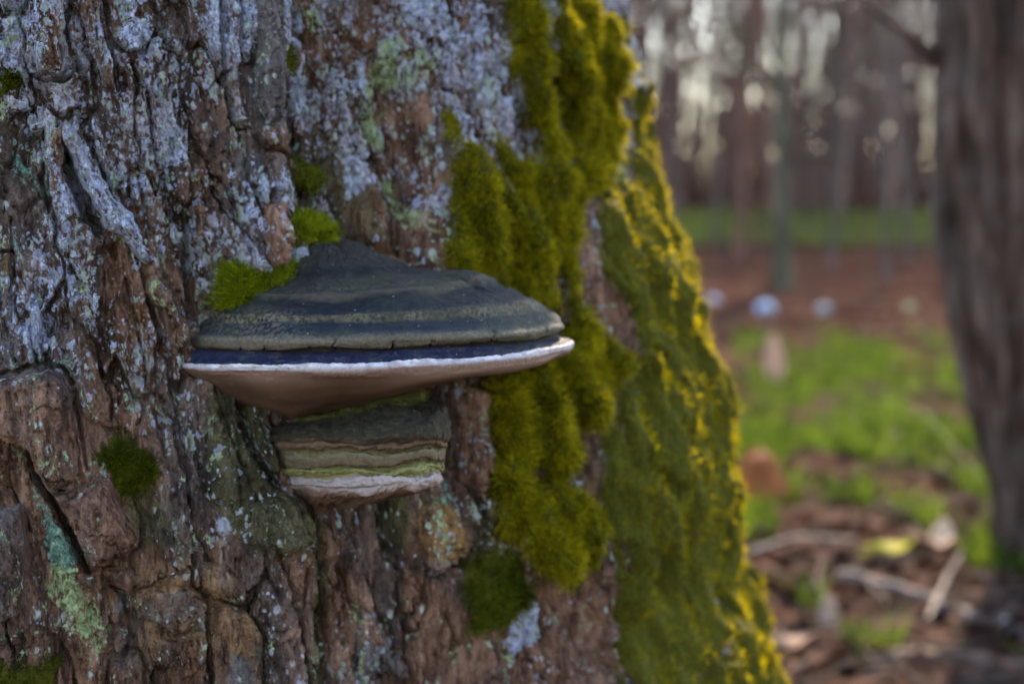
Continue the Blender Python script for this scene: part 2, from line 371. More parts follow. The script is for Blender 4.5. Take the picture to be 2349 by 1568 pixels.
BARE = [([(-60,880),(170,860),(250,950),(260,1150),(330,1290),(240,1300),(200,1420),(260,1640),(-60,1640)],.42), ([(230,560),(330,560),(340,700),(300,800),(230,760)],.3), ([(640,1270),(900,1200),(920,1640),(760,1640),(620,1500)],.35), ([(934,230),(971,223),(986,268),(975,320),(993,346),(1019,409),(997,453),(975,438),(960,353),(930,308)],.9), ([(1300,450),(1345,455),(1360,560),(1400,640),(1440,720),(1450,860),(1430,880),(1400,760),(1330,680),(1300,560)],.95),
 ([(1051,890),(1100,890),(1114,1040),(1093,1133),(1068,1112),(1055,1000)],.9), ([(942,1300),(984,1322),(1072,1400),(1140,1448),(1110,1600),(972,1600),(945,1400)],.75),
 ([(1230,1320),(1390,1300),(1420,1600),(1130,1600),(1160,1480)],.7), ([(600,470),(660,470),(670,560),(640,620),(610,560)],.7), ([(1460,1040),(1490,1040),(1520,1125),(1490,1120)],.95),
 ([(1590,1490),(1620,1490),(1620,1568),(1590,1568)],.9), ([(1640,1440),(1665,1440),(1665,1510),(1645,1510)],.9), ([(810,370),(830,370),(830,450),(815,450)],.8),
 ([(400,380),(460,370),(450,470),(420,450)],.45), ([(1180,1060),(1250,1060),(1240,1110),(1190,1100)],.8), ([(850,470),(900,480),(890,550),(850,540)],.5)]
ALGAE = [([(480,880),(600,930),(660,1130),(720,1200),(700,1260),(570,1260),(480,1150)],.8), ([(705,1200),(760,1200),(780,1600),(715,1600)],.8), ([(640,300),(860,280),(900,600),(660,600)],.5),
 ([(250,1100),(340,1100),(420,1250),(330,1250)],.6), ([(890,1140),(935,1140),(930,1300),(905,1280)],.8), ([(1060,1130),(1120,1150),(1150,1290),(1080,1270)],.8), ([(480,620),(640,620),(560,760),(470,720)],.5),
 ([(650,0),(760,0),(720,130),(660,130)],.5), ([(1440,160),(1480,250),(1480,320),(1440,260)],.5)]
GREY = [([(585,-40),(640,-40),(655,100),(655,230),(640,290),(590,290),(570,220),(580,100)],.9), ([(550,360),(600,360),(590,430),(555,430)],.9), ([(420,1330),(475,1390),(470,1450),(385,1440),(390,1390)],.45),
 ([(520,1490),(560,1500),(580,1568),(510,1568)],.8), ([(270,1360),(300,1380),(290,1410),(260,1400)],.7), ([(0,760),(40,770),(55,850),(0,860)],.5), ([(0,1230),(45,1230),(50,1330),(0,1340)],.6),
 ([(850,1480),(930,1500),(940,1568),(860,1568)],.7)]
MOSS = {
 'stripe': [(1131,-60),(1198,-60),(1201,56),(1231,74),(1235,149),(1250,230),(1261,316),(1272,390),(1302,416),(1302,476),(1290,520),(1300,700),(1310,760),(1280,720),(1240,690),(1130,670),(1050,640),(1000,600),
    (1005,540),(1015,480),(1012,430),(1020,350),(1038,325),(1060,360),(1080,400),(1100,420),(1115,330),(1130,320),(1150,370),(1195,385),(1205,350),(1195,300),(1180,240),(1170,180),(1140,150),(1130,80)],
 'column': [(1225,-60),(1330,-60),(1350,30),(1385,50),(1395,150),(1405,230),(1420,310),(1430,360),(1400,400),(1350,440),(1310,430),(1300,400),(1310,360),(1290,290),(1275,200),(1250,130),(1235,60)],
 'edge': [(1400,430),(1440,400),(1470,430),(1500,410),(1490,330),(1482,270),(1480,200),(1500,170),(1560,390),(1640,600),(1700,800),(1750,950),(1760,1150),(1760,1280),(1830,1450),(1900,1640),(1430,1640),(1405,1480),(1395,1350),
    (1380,1240),(1370,1100),(1380,980),(1400,900),(1420,870),(1440,900),(1470,860),(1450,760),(1420,700),(1380,640),(1360,560),(1365,480)],
 'hanging': [(1310,700),(1350,730),(1390,780),(1410,830),(1390,890),(1350,930),(1340,960),(1290,960),(1280,1000),(1285,1060),(1260,1090),(1270,1130),(1300,1130),(1330,1170),(1335,1260),(1310,1310),(1250,1330),(1220,1290),(1200,1300),
    (1180,1230),(1130,1200),(1100,1150),(1110,1080),(1130,1030),(1100,960),(1080,900),(1090,840),(1250,800),(1310,770)],
 'dark_tuft': [(1080,1290),(1120,1270),(1180,1290),(1195,1370),(1180,1420),(1100,1430),(1070,1360)],
 'apex_tuft': [(668,502),(700,494),(740,508),(768,525),(765,545),(720,560),(680,560)],
 'shoulder_tuft': [(520,655),(560,630),(640,616),(655,632),(610,680),(575,700),(530,702),(518,680)],
 'low_tuft': [(240,1045),(270,1025),(300,1050),(330,1065),(340,1090),(310,1120),(280,1105),(240,1085)],
 'furrow_tuft': [(692,372),(745,378),(752,410),(722,432),(690,418)],
 'crevice_tuft': [(638,120),(662,125),(668,160),(645,165)],
 'rim_tuft': [(0,172),(25,178),(38,190),(30,215),(0,222)],
 'base_tuft': [(-60,1535),(60,1530),(130,1520),(120,1568),(110,1640),(-60,1640)],
 'knob_tuft': [(1007,262),(1030,275),(1036,318),(1010,322)],
 'top_tuft': [(1415,35),(1445,30),(1462,60),(1450,100),(1430,70)],
}
BARESPOT = [BARE[9][0], BARE[10][0], BARE[11][0], BARE[4][0], BARE[14][0]]

def fields(th, z, px, py, plate=False):
    """height (m) above the smooth trunk, soft height without fine relief, moss ids and colour fields"""
    s = th*0.35
    wx = px + 9*fbm(s/.012, z/.02, 3, 5); wy = py + 9*fbm(s/.012+40, z/.02, 3, 8)
    q = s + 0.17*z + .007*fbm(s/.05, z/.09, 3, 2)
    big = .0075*(ridged(q/.034, z/.19, 2, 11)-.55)
    d1, d2, cid, vx, vy = voronoi(q/.019+.25*fbm(s/.006, z/.015, 2, 21), z/.062+.25*fbm(s/.01, z/.02, 2, 22), 3)
    plates = (cid-.5)*.006 + (vy*(_hash(np.floor(cid*999), np.floor(cid*77), 4)-.4))*.0035
    crk = -.0058*(1-sstep(0.01, .10, d2-d1))
    e1, e2, cid2, ux, uy = voronoi(q/.0085+.3*fbm(s/.003, z/.008, 2, 23), z/.024, 13)
    plates2 = (cid2-.5)*.0020 + uy*(cid2-.3)*.0016; crk2 = -.0026*(1-sstep(0.01, .13, e2-e1))*sstep(-.3, .2, fbm(s/.02, z/.03, 2, 57))
    f = fbm(q/.011, z/.040, 5, 31, .6)
    ter = terrace(f, 8, .12)*.0066
    g = fbm(q/.0035, z/.013, 4, 41, .6); ter2 = terrace(g, 6, .16)*.0032
    fine = .0015*ridged(q/.0021, z/.010, 2, 51) + .0008*noise(s/.0016, z/.0022, 55)
    h = big + plates + crk + plates2 + crk2 + ter + ter2 + fine
    hrel = h - big
    for poly, rise, soft in STEPS: h = h + rise*sstep(-soft, soft, poly_sd(wx, wy, poly))
    if not plate:
        for pts, w, dep in CRACKS:
            xs = [p[0] for p in pts]; ys = [p[1] for p in pts]
            m = (px > min(xs)-70) & (px < max(xs)+70) & (py > min(ys)-70) & (py < max(ys)+70)
            if not m.any(): continue
            d = seg_dist(wx[m]*.6+px[m]*.4, wy[m]*.6+py[m]*.4, pts)
            ww = w*(.75+.6*np.abs(noise(py[m]/40., px[m]/40., len(pts)+int(w*7))))
            h[m] += -dep*(1-sstep(ww*.35, ww*1.35, d)) + dep*.16*np.exp(-((d-ww*2.2)/(ww*1.2))**2)
    # moss cushions
    wmx = px + 16*fbm(s/.010, z/.014, 3, 61); wmy = py + 16*fbm(s/.010+9, z/.014, 3, 62)
    moss = np.zeros(px.shape); mid = np.full(px.shape, -1)
    for i, (nm, poly) in enumerate(MOSS.items()):
        sd = poly_sd(wmx, wmy, poly)
        if i >= 4: sd = poly_sd(px+30*fbm(s/.007, z/.009, 4, 63, .6), py+30*fbm(s/.007+9, z/.009, 4, 64, .6), poly)
        big_p = nm in ('stripe','column','edge','hanging')
        m_ = sstep(-6 if big_p else -16, 14 if big_p else 12, sd)
        if nm == 'edge': m_ = np.maximum(m_, sstep(1.3, 1.42, th)*sstep(2.3, 1.9, th)*sstep(.56, .535, z+.02*fbm(s/.02, z/.02, 2, 71)))
        mid = np.where((m_ > moss) & (m_ > .1), i, mid); moss = np.maximum(moss, m_)
    for b in BARESPOT: 
        moss = moss*(1-sstep(-6, 6, poly_sd(wmx, wmy, b)))
    hole = sstep(.22, .40, fbm(q/.014, z/.042, 3, 77)); moss = moss*(1-hole*.9*(mid < 4)*(mid >= 0))
    mid = np.where(moss > .15, mid, -1)
    lump = .5+1.5*fbm(q/.017, z/.045, 2, 81) + .22*fbm(s/.006, z/.009, 2, 82)
    h = h*(1-.88*moss) + moss*(.0050+.0100*lump)*np.where(mid >= 4, .32, 1.0)
    # colour fields
    A = np.zeros(px.shape+(4,)); B = np.zeros(px.shape+(4,))
    lic = blend_field(px, py, LICHEN)
    lic = lic + .75*fbm(q/.02, z/.05, 4, 91, .6) + 40*np.clip(hrel-.001, -.006, .006) + .03 
    for pl, v in (([(1156,1469),(1194,1406),(1215,1364),(1232,1385),(1240,1460),(1207,1481),(1181,1511)], 1.5), ([(20,905),(45,915),(95,930),(90,955),(50,950)], .8), ([(545,590),(585,520),(592,600),(575,625)], .7), ([(655,40),(690,30),(680,60)],.5)):
        lic = lic + v*sstep(-6, 8, poly_sd(wx, wy, pl))
    A[...,0] = np.clip(lic, -.6, 1.4)
    for lst, tgt, ch in ((MINT, A, 1), (LIME, A, 2), (OCHRE, B, 0), (BARE, B, 1), (ALGAE, B, 2), (GREY, B, 3)):
        for poly, v in lst:
            tgt[...,ch] = np.maximum(tgt[...,ch], v*sstep(-20, 16, poly_sd(wx, wy, poly)))
    A[...,0] -= .45*np.maximum(np.maximum(B[...,0], B[...,1]), np.maximum(B[...,2]*.15, B[...,3]*.6))
    A[...,3] = moss
    return h, moss, mid, A, B

# grid: fine where the photograph looks, coarse round the back
TH = np.concatenate([np.linspace(-2.6, -.1, 40, endpoint=False), np.linspace(-.1, .16, 70, endpoint=False), np.linspace(.16, 1.60, 780, endpoint=False), np.linspace(1.60, 2.2, 90, endpoint=False), np.linspace(2.2, 2*math.pi-2.6, 30, endpoint=False)])
ZZ = np.concatenate([np.linspace(-.05, .22, 34, endpoint=False), np.linspace(.22, .62, 600, endpoint=False), np.linspace(.62, .9, 45, endpoint=False), np.linspace(.9, 6, 40)])
T2, Z2 = np.meshgrid(TH, ZZ)
bx, by, bz = surf(np.minimum(T2, 1.40), Z2)
PX, PY = project(bx, by, bz)
PX = PX + np.interp(PY, _shy, _shx)*sstep(.85, 1.36, T2)      # the moss pushes the outline out by this much
H, MOSSM, MID, CA, CB = fields(T2, Z2, PX, PY)
X2, Y2, _ = surf(T2, Z2, H)
VT = np.stack([X2, Y2, Z2], -1)
old_tree = empty('old_tree', (CX, CY, 0))
tag(old_tree, 'massive old tree trunk with lichen crusted, deeply furrowed bark and moss on its side', 'tree')
trunk = mesh_np('trunk', VT.reshape(-1,3), grid_faces(len(ZZ), len(TH), True), BARK, old_tree, True, {'A': CA.reshape(-1,4), 'B': CB.reshape(-1,4)}, loc=(CX, CY, 0))

def blur(a, n):
    k = np.ones(2*n+1)/(2*n+1)
    for ax in (0, 1):
        p = np.pad(a, [(n,n) if i == ax else (0,0) for i in range(2)], mode='edge'); c = np.cumsum(p, axis=ax)
        c = np.insert(c, 0, 0, axis=ax)
        a = (np.take(c, range(2*n+1, c.shape[ax]), ax)-np.take(c, range(0, c.shape[ax]-2*n-1), ax))/(2*n+1)
    return a
HS = blur(H, 14)
def sample(arr, th, z):
    ci = np.interp(th, TH, np.arange(len(TH))); ri = np.interp(z, ZZ, np.arange(len(ZZ)))
    c0 = np.clip(np.floor(ci).astype(int), 0, len(TH)-2); r0 = np.clip(np.floor(ri).astype(int), 0, len(ZZ)-2); fc = ci-c0; fr = ri-r0
    return (arr[r0,c0]*(1-fc)+arr[r0,c0+1]*fc)*(1-fr) + (arr[r0+1,c0]*(1-fc)+arr[r0+1,c0+1]*fc)*fr

# ------------------------------------------------------------------ bark plates, each a slab of its own on the trunk
PLATES = [  # polygon, thickness, tilt (extra lift towards its lower end), colour overrides (channel, value)
 ([(150,275),(180,310),(200,360),(250,440),(300,490),(330,560),(355,595),(340,607),(310,582),(280,545),(250,530),(230,495),(190,430),(170,370),(150,330),(140,300)], .014, .004, {'lichen':1.0}),
 ([(115,300),(140,285),(146,310),(142,430),(115,440),(108,340)], .006, 0, {'lichen':.3}),
 ([(334,673),(345,632),(360,622),(400,680),(438,747),(440,775),(432,792),(401,799),(385,760),(372,725)], .010, .002, {'lichen':-.1}),
 ([(-40,870),(37,862),(74,853),(111,846),(145,865),(163,895),(170,960),(182,1040),(178,1075),(163,1101),(130,1116),(111,1112),(85,1075),(68,1040),(40,1015),(-40,1000)], .010, .003, {'lichen':-.25}),
 ([(123,1131),(170,1112),(223,1093),(253,1093),(268,1142),(312,1224),(300,1250),(275,1276),(238,1287),(208,1283),(186,1253),(167,1209),(137,1160)], .011, .005, {'lichen':-.3,'bare':.55,'grey':.25}),
 ([(-40,1164),(45,1160),(58,1250),(55,1340),(45,1405),(-40,1440)], .007, .002, {'lichen':-.3,'grey':.5}),
 ([(578,-60),(640,-60),(652,100),(655,230),(648,280),(600,292),(575,230),(578,110)], .007, .003, {'grey':.7,'lichen':.1}),
 ([(508,-60),(545,-60),(543,110),(548,200),(560,285),(545,275),(528,190),(512,90)], .005, .002, {'lichen':.75}),
 ([(62,-60),(146,-60),(150,60),(140,120),(150,165),(125,182),(85,168),(66,110)], .009, .004, {'lichen':.75}),
 ([(168,-30),(220,-30),(238,90),(258,150),(264,205),(240,215),(222,180),(205,120),(185,60)], .008, .004, {'lichen':.45}),
 ([(585,305),(640,255),(660,320),(650,345),(612,338)], .007, .002, {'bare':.35,'lichen':.15}),
 ([(575,1150),(640,1125),(700,1150),(720,1195),(698,1246),(631,1262),(594,1257),(568,1227)], .009, .005, {'algae':.85,'lichen':-.2}),
 ([(300,1375),(360,1345),(430,1350),(470,1380),(468,1428),(410,1442),(365,1432),(310,1410)], .0035, .001, {'grey':.3,'lichen':-.2}),
 ([(335,1458),(410,1460),(472,1445),(474,1610),(400,1610),(385,1530),(330,1520)], .0035, .001, {'ochre':.36,'lichen':-.2}),
 ([(492,1395),(560,1400),(595,1450),(600,1610),(490,1610),(487,1480)], .004, .001, {'ochre':.42,'lichen':-.2}),
 ([(225,1310),(300,1300),(330,1335),(290,1355),(240,1335)], .0035, .001, {'ochre':.36,'lichen':-.2}),
 ([(445,1295),(510,1290),(560,1330),(555,1368),(485,1362),(447,1335)], .0035, .001, {'ochre':.32,'lichen':-.1}),
 ([(610,470),(655,465),(668,540),(655,600),(625,610),(605,540)], .006, .002, {'bare':.7,'lichen':.05}),
 ([(952,1150),(1012,1145),(1060,1210),(1065,1275),(1010,1290),(950,1275)], .0035, .001, {'ochre':.55,'lichen':-.2}),
 ([(1052,890),(1098,890),(1112,1040),(1092,1130),(1068,1108),(1056,1000)], .006, .0, {'bare':.9,'lichen':-.1}),
 ([(845,470),(880,420),(905,470),(900,530),(870,570),(850,540)], .007, .004, {'bare':.5,'lichen':-.1}),
 ([(1060,660),(1062,661),(1063,664)], 0, 0, {}),
]
def make_plate(poly, T, tilt, ov, seed):
    xs = [p[0] for p in poly]; ys = [p[1] for p in poly]; st = 3.0
    gx, gy = np.meshgrid(np.arange(min(xs)-8, max(xs)+8, st), np.arange(min(ys)-8, max(ys)+8, st))
    th, z = px_theta(gx, gy); s = th*.35
    wx = gx + 13*fbm(s/.009, z/.012, 5, seed, .6); wy = gy + 13*fbm(s/.009+7, z/.012, 5, seed+1, .6)
    sd = poly_sd(wx, wy, poly)
    v = (gy-min(ys))/(max(ys)-min(ys)+1)
    q = s+.17*z
    rel = terrace(fbm(q/.007, z/.02, 4, seed+2, .6), 5, .18)*.0050 + .0022*fbm(q/.0028, z/.006, 3, seed+3, .6) + .0011*ridged(q/.0017, z/.008, 2, seed+4)
    d1, d2, cid, _, _ = voronoi(q/.014+.22*fbm(s/.004, z/.006, 2, seed+6), z/.026+.2*fbm(s/.005, z/.005, 2, seed+7), seed+5)
    rel += -.0015*(1-sstep(0, .05, d2-d1)) + (cid-.5)*.002 + .0022*fbm(s/.012, z/.016, 2, seed+11)
    es = np.clip((sd+9*fbm(q/.004, z/.006, 3, seed+9))/24, 0, 1)
    edge = sstep(-3, 5, sd)*.55 + .45*terrace(es, 3, .2)
    hb = sample(HS, th, z)
    h = hb*.75 + (T+tilt*v)*edge + rel*sstep(-2, 8, sd) - .007*(1-sstep(-5, 1, sd))
    X, Y, Z = surf(th, z, h)
    _, _, _, A, B = fields(th, z, gx, gy, True)
    A[...,3] = 0; A[...,1] *= .4; A[...,2] *= .4
    m = {'lichen':(A,0), 'ochre':(B,0), 'bare':(B,1), 'algae':(B,2), 'grey':(B,3)}
    n_ = .5*fbm(s/.012, z/.02, 3, seed+8)
    for k, val in ov.items():
        arr, ch = m[k]; arr[...,ch] = np.clip(val+n_*(1.2 if k == 'lichen' else .6), -.6, 1)
    keep = sd > -6.5
    F = grid_faces(*gx.shape); F = F[keep.ravel()[F].all(1)][:, ::-1]
    used = np.unique(F); remap = np.full(gx.size, -1); remap[used] = np.arange(len(used))
    V = np.stack([X, Y, Z], -1).reshape(-1,3)[used]
    mesh_np('bark_plate', V, remap[F], BARK, old_tree, True, {'A': A.reshape(-1,4)[used], 'B': B.reshape(-1,4)[used]}, loc=(CX, CY, 0))
for i, (poly, T, tilt, ov) in enumerate(PLATES):
    if T > 0: make_plate(poly, T, tilt, ov, 200+i*20)

# ------------------------------------------------------------------ bracket fungi
def spline(xs, ys, x):
    xs = np.asarray(xs, float); ys = np.asarray(ys, float); d = np.diff(ys)/np.diff(xs)
    m = np.zeros(len(xs)); m[0] = d[0]; m[-1] = d[-1]
    for i in range(1, len(xs)-1): m[i] = 0 if d[i-1]*d[i] <= 0 else 2*d[i-1]*d[i]/(d[i-1]+d[i])
    k = np.clip(np.searchsorted(xs, x)-1, 0, len(xs)-2); h = xs[k+1]-xs[k]; t = (x-xs[k])/h
    return (2*t**3-3*t**2+1)*ys[k] + (t**3-2*t**2+t)*h*m[k] + (-2*t**3+3*t**2)*ys[k+1] + (t**3-t**2)*h*m[k+1]
def bracket_rings(levels, nv, midx, nphi=640, rear=.035):
    """levels: (left px, left py, right px, right py, front py, protrusion). Returns ring points [nv, nphi, 3], v, phi"""
    lv = np.array(levels, float); u = np.arange(len(lv)); v = np.linspace(0, len(lv)-1, nv)
    lx, ly, rx, ry, fy, p = [spline(u, lv[:,i], v) for i in range(6)]
    phi = np.concatenate([np.linspace(-math.pi*.56, math.pi*.56, nphi-60, endpoint=False), np.linspace(math.pi*.56, math.pi*1.44, 60, endpoint=False)])
    thm, _ = px_theta(np.array([midx]), np.array([800.])); n = np.array([math.sin(thm[0]), -math.cos(thm[0])])
    tx = lx.copy(); tr = rx.copy(); sn = np.sin(phi)[None,:]; cs = np.cos(phi)[None,:]
    for it in range(8):
        tl, zl = px_theta(tx, ly); t_r, zr = px_theta(tr, ry)
        L = np.stack(surf(tl, zl, -.004), -1); R = np.stack(surf(t_r, zr, -.004), -1)
        M = (L+R)/2; Hh = (R-L)/2
        fr = M[:,:2] + n[None,:]*p[:,None]; zf = z_at(fr[:,1], fy)
        pp = np.where(cs > 0, p[:,None]*np.sign(cs)*np.abs(cs)**.9, rear*cs)
        XY = M[:,None,:2] + Hh[:,None,:2]*sn[...,None] + n[None,None,:]*pp[...,None]
        Z = M[:,2:3] + Hh[:,2:3]*sn + np.where(cs > 0, (zf-M[:,2])[:,None]*cs, 0)
        qx, qy = project(XY[...,0], XY[...,1], Z)
        f = (np.abs(phi) < math.pi*.54)
        tx = tx + .8*(lx-qx[:,f].min(1)); tr = tr + .8*(rx-qx[:,f].max(1))
    return np.concatenate([XY, Z[...,None]], -1), v, phi, n
def strip(name, P, r0, r1, mat, parent, col_, loc):
    Q = P[r0:r1+1]; nr, nc = Q.shape[:2]
    return mesh_np(name, Q.reshape(-1,3), grid_faces(nr, nc, True)[:, ::-1], mat, parent, True, {'A': col_[r0:r1+1].reshape(-1,4)}, loc=loc)
def normals_of(P):
    du = np.roll(P, -1, 1)-np.roll(P, 1, 1); dv = np.gradient(P, axis=0)
    N = np.cross(du, dv); N /= np.linalg.norm(N, axis=-1, keepdims=True)+1e-12
    c = P.mean((0,1)); s = np.sign(((P-c)*N).sum(-1).mean()); return N*s

def fungus_mats():
    t = NT('conk_crust'); o = t.obj(); v, u, dust, w = t.attr('A')
    n1 = t.noise(t.mapping(o, (1,1,3.5)), 120, 5, .6); n2 = t.noise(o, 700, 5, .65); n3 = t.noise(o, 45, 3); n4 = t.noise(t.mapping(o, (1,1,2)), 320, 4, .6)
    vv = t.math('ADD', v, t.math('MULTIPLY', t.math('SUBTRACT', n1, .5), .055))
    c = t.ramp(vv, [(0.0,(.030,.026,.023)), (.20,(.031,.027,.025)), (.26,(.011,.011,.014)), (.30,(.028,.024,.023)), (.37,(.016,.016,.019)), (.40,(.070,.053,.042)), (.425,(.008,.010,.016)), (.52,(.007,.010,.019)), (.555,(.050,.039,.029)), (.585,(.007,.012,.022)),
                    (.655,(.007,.013,.026)), (.69,(.020,.023,.029)), (.735,(.110,.090,.072)), (.79,(.100,.072,.052)), (.83,(.040,.026,.018)), (.87,(.009,.006,.005)), (.90,(.017,.017,.048)), (.95,(.008,.012,.042)), (1.0,(.010,.012,.030))])
    c = t.mix(t.math('MULTIPLY', t.ss(n4, .54, .70), .35), c, (.075,.068,.062))
    c = t.mix(t.math('MULTIPLY', t.math('MULTIPLY', dust, t.ss(n2, .40, .62)), .8), c, (.20,.165,.115))
    c = t.mix(t.math('MULTIPLY', t.ss(n3, .5, .65), .30), c, (.050,.060,.030))
    c = t.mix(t.ss(t.voro(o, 260), .075, .04), c, (.40,.40,.36))
    h = t.math('ADD', n2, t.math('MULTIPLY', n4, .8))
    c = t.mix(t.math('MULTIPLY', t.ss(t.math('ADD', v, t.math('MULTIPLY', n1, .06)), .90, .93), t.ss(n4, .46, .66, 0, .5)), c, (.075,.062,.075))
    crust = t.done(t.bsdf(c, t.ss(n4, .3, .7, .58, .80), t.bump(h, .0014, .9), spec=.16))
    t = NT('conk_margin'); o = t.obj(); v, u, dust, w = t.attr('A'); n1 = t.noise(o, 220, 5, .6); n2 = t.noise(o, 900, 4)
    c = t.mix(t.ss(n1, .35, .65), (.32,.27,.28), (.56,.51,.56)); c = t.mix(t.ss(t.math('ADD', v, t.math('MULTIPLY', n1, .35)), .55, 1.1), c, (.20,.115,.088))
    c = t.mix(t.math('MULTIPLY', t.ss(n2, .62, .70), .6), c, (.16,.10,.08)); c = t.mix(t.math('MULTIPLY', dust, t.ss(n1, .2, .7, .45, .85)), c, (.26,.185,.165))
    margin = t.done(t.bsdf(c, .8, t.bump(t.math('ADD', n1, n2), .0007, .7), spec=.25))
    t = NT('conk_pores'); o = t.obj(); v, u, dust, w = t.attr('A'); n1 = t.noise(o, 60, 4); n2 = t.voro(o, 2600); n3 = t.noise(o, 300, 4)
    c = t.mix(t.ss(n1, .35, .65), (.080,.037,.024), (.108,.055,.037)); c = t.mix(t.ss(v, 0.0, .30), (.20,.115,.088), c)
    c = t.mix(t.math('MULTIPLY', dust, t.ss(n3, .3, .6)), c, (.22,.19,.045))
    c = t.mix(t.ss(t.noise(o, 24, 4, .6, .6), .50, .66, 0, .6), c, (.085,.058,.030))
    c = t.mix(t.ss(t.noise(o, 150, 4, .7), .60, .72, 0, .55), c, (.075,.040,.026)); c = t.mix(t.ss(t.noise(o, 95, 4, .7), .60, .70, 0, .35), c, (.30,.20,.16))
    pores = t.done(t.bsdf(c, .85, t.bump(n2, .0003, .5), spec=.2))
    t = NT('small_conk_crust'); o = t.obj(); v, u, dust, w = t.attr('A')
    n1 = t.noise(t.mapping(o, (1,1,3)), 140, 5, .6); n2 = t.noise(o, 700, 5, .65); n4 = t.noise(t.mapping(o, (1,1,3)), 300, 4, .65)
    vv = t.math('ADD', v, t.math('MULTIPLY', t.math('SUBTRACT', n1, .5), .15))
    c = t.ramp(vv, [(0.0,(.21,.19,.05)), (.17,(.19,.17,.05)), (.225,(.020,.012,.007)), (.36,(.011,.0075,.005)), (.45,(.026,.016,.010)), (.50,(.13,.076,.050)), (.545,(.080,.046,.029)), (.60,(.10,.085,.030)), (.635,(.15,.12,.08)),
                    (.665,(.11,.070,.040)), (.74,(.085,.052,.032)), (.80,(.13,.115,.038)), (.84,(.22,.205,.075)), (.875,(.14,.13,.042)), (.90,(.24,.22,.09)), (.95,(.20,.175,.07)), (1.0,(.28,.21,.12))])
    c = t.mix(t.math('MULTIPLY', t.ss(n4, .42, .62), t.math('MULTIPLY', dust, .8)), c, (.13,.115,.040))
    c = t.mix(t.math('MULTIPLY', t.ss(n2, .58, .72), .3), c, (.19,.15,.10))
    small = t.done(t.bsdf(c, .75, t.bump(t.math('ADD', n2, n4), .0007, .8), spec=.25))
    return crust, margin, pores, small
M_CRUST, M_MARGIN, M_PORES, M_SMALL = fungus_mats()

def radial_cracks(u, v, specs):
    d = np.zeros(u.shape)
    for (cu, v0, v1, wd, dep, wob) in specs:
        uu = u - cu - wob*np.sin(v*26+cu*40)*.6 - wob*.5*np.sin(v*61+cu*9)
        d = np.maximum(d, dep*np.exp(-(uu/wd)**2)*sstep(v0-.02, v0+.03, v)*sstep(v1+.02, v1-.01, v))
    return d

# the large bracket
LV1 = [ (742,548,768,545,556,.004), (708,556,800,548,566,.014), (688,574,838,561,582,.020), (660,605,890,586,604,.027), (635,630,945,608,622,.034), (596,664,1075,630,645,.042),
        (560,683,1120,640,664,.048), (520,701,1175,660,690,.054), (492,718,1222,680,712,.059), (478,736,1270,702,732,.0635), (456,758,1288,726,752,.0675), (442,776,1289,740,770,.0695), (438,790,1284,750,786,.0685),
        (444,799,1280,756,793,.0655), (424,815,1294,764,800,.068), (407,830,1308,770,817,.0715) ]
LV1b = [(405,835,1311,774,821,.0725), (405,842,1311,780,829,.0728), (412,851,1306,788,842,.0712)]
LV1c = [(430,866,1285,802,857,.067), (478,893,1195,822,874,.059), (530,919,1105,838,888,.050), (568,938,1040,850,900,.041), (592,949,980,868,912,.032), (612,955,900,894,928,.020), (640,956,780,932,944,.008)]
P1, v1, ph1, n1v = bracket_rings(LV1+LV1b+LV1c, 330, 800, 640)
NL = len(LV1)-1; NM = NL+len(LV1b); NT_ = len(LV1+LV1b+LV1c)-1
PH, VV = np.meshgrid(ph1, v1)
arc = np.sin(PH)*1.0
capv = np.clip(VV/NL, 0, 1)
rng = np.random.default_rng(3)
N1 = normals_of(P1)
uu = PH
wob = noise(PH*3, VV*.25, 5)*.5
rid = np.zeros(PH.shape)
for c0, w0, a0 in ((.13,.022,.0006), (.24,.02,.0007), (.27,.018,-.0006), (.345,.022,.0009), (.395,.020,.0012), (.43,.018,-.0010), (.48,.022,.0006), (.545,.020,.0013), (.585,.018,-.0011), (.63,.024,.0005), (.735,.035,.0014)):
    rid += a0*np.exp(-((capv+.018*noise(PH*2.2, VV*0+c0*40, 8)+.006*noise(PH*9, VV*0+c0*40, 9)-c0)/w0)**2)*(.6+.8*np.abs(noise(PH*3+c0*9, VV*0, 4)))
rid += .0006*fbm(PH*6, VV*.8, 3, 12)*sstep(0,.1,capv)*sstep(.80,.70,capv) + .0016*noise(PH*2.4, VV*.35, 15)
rid += .0035*np.exp(-((PH-.62)/.22)**2)*np.exp(-((capv-.36)/.08)**2) - .003*np.exp(-((PH-.44)/.05)**2)*np.exp(-((capv-.37)/.07)**2)   # lump on the far shoulder
rid += .0004*noise(PH*10, VV*.6, 25)*np.exp(-((capv-.80)/.07)**2)
ck = []
for cu in (-1.02,-.80,-.66,-.40,-.22,-.02,.12,.14,.33,.37,.56,.60,.78,.95,1.12,-1.2):
    L_ = rng.uniform(.05,.16); ck.append((cu+rng.uniform(-.03,.03), .835-L_, .855, .0042+rng.uniform(0,.003), .0007+rng.uniform(0,.0014), .012))
for cu in np.linspace(-1.2,1.2,34): ck.append((cu+rng.uniform(-.04,.04), .80-rng.uniform(.0,.07), .845, .003, .0003, .01))
rid -= radial_cracks(PH, capv, ck)
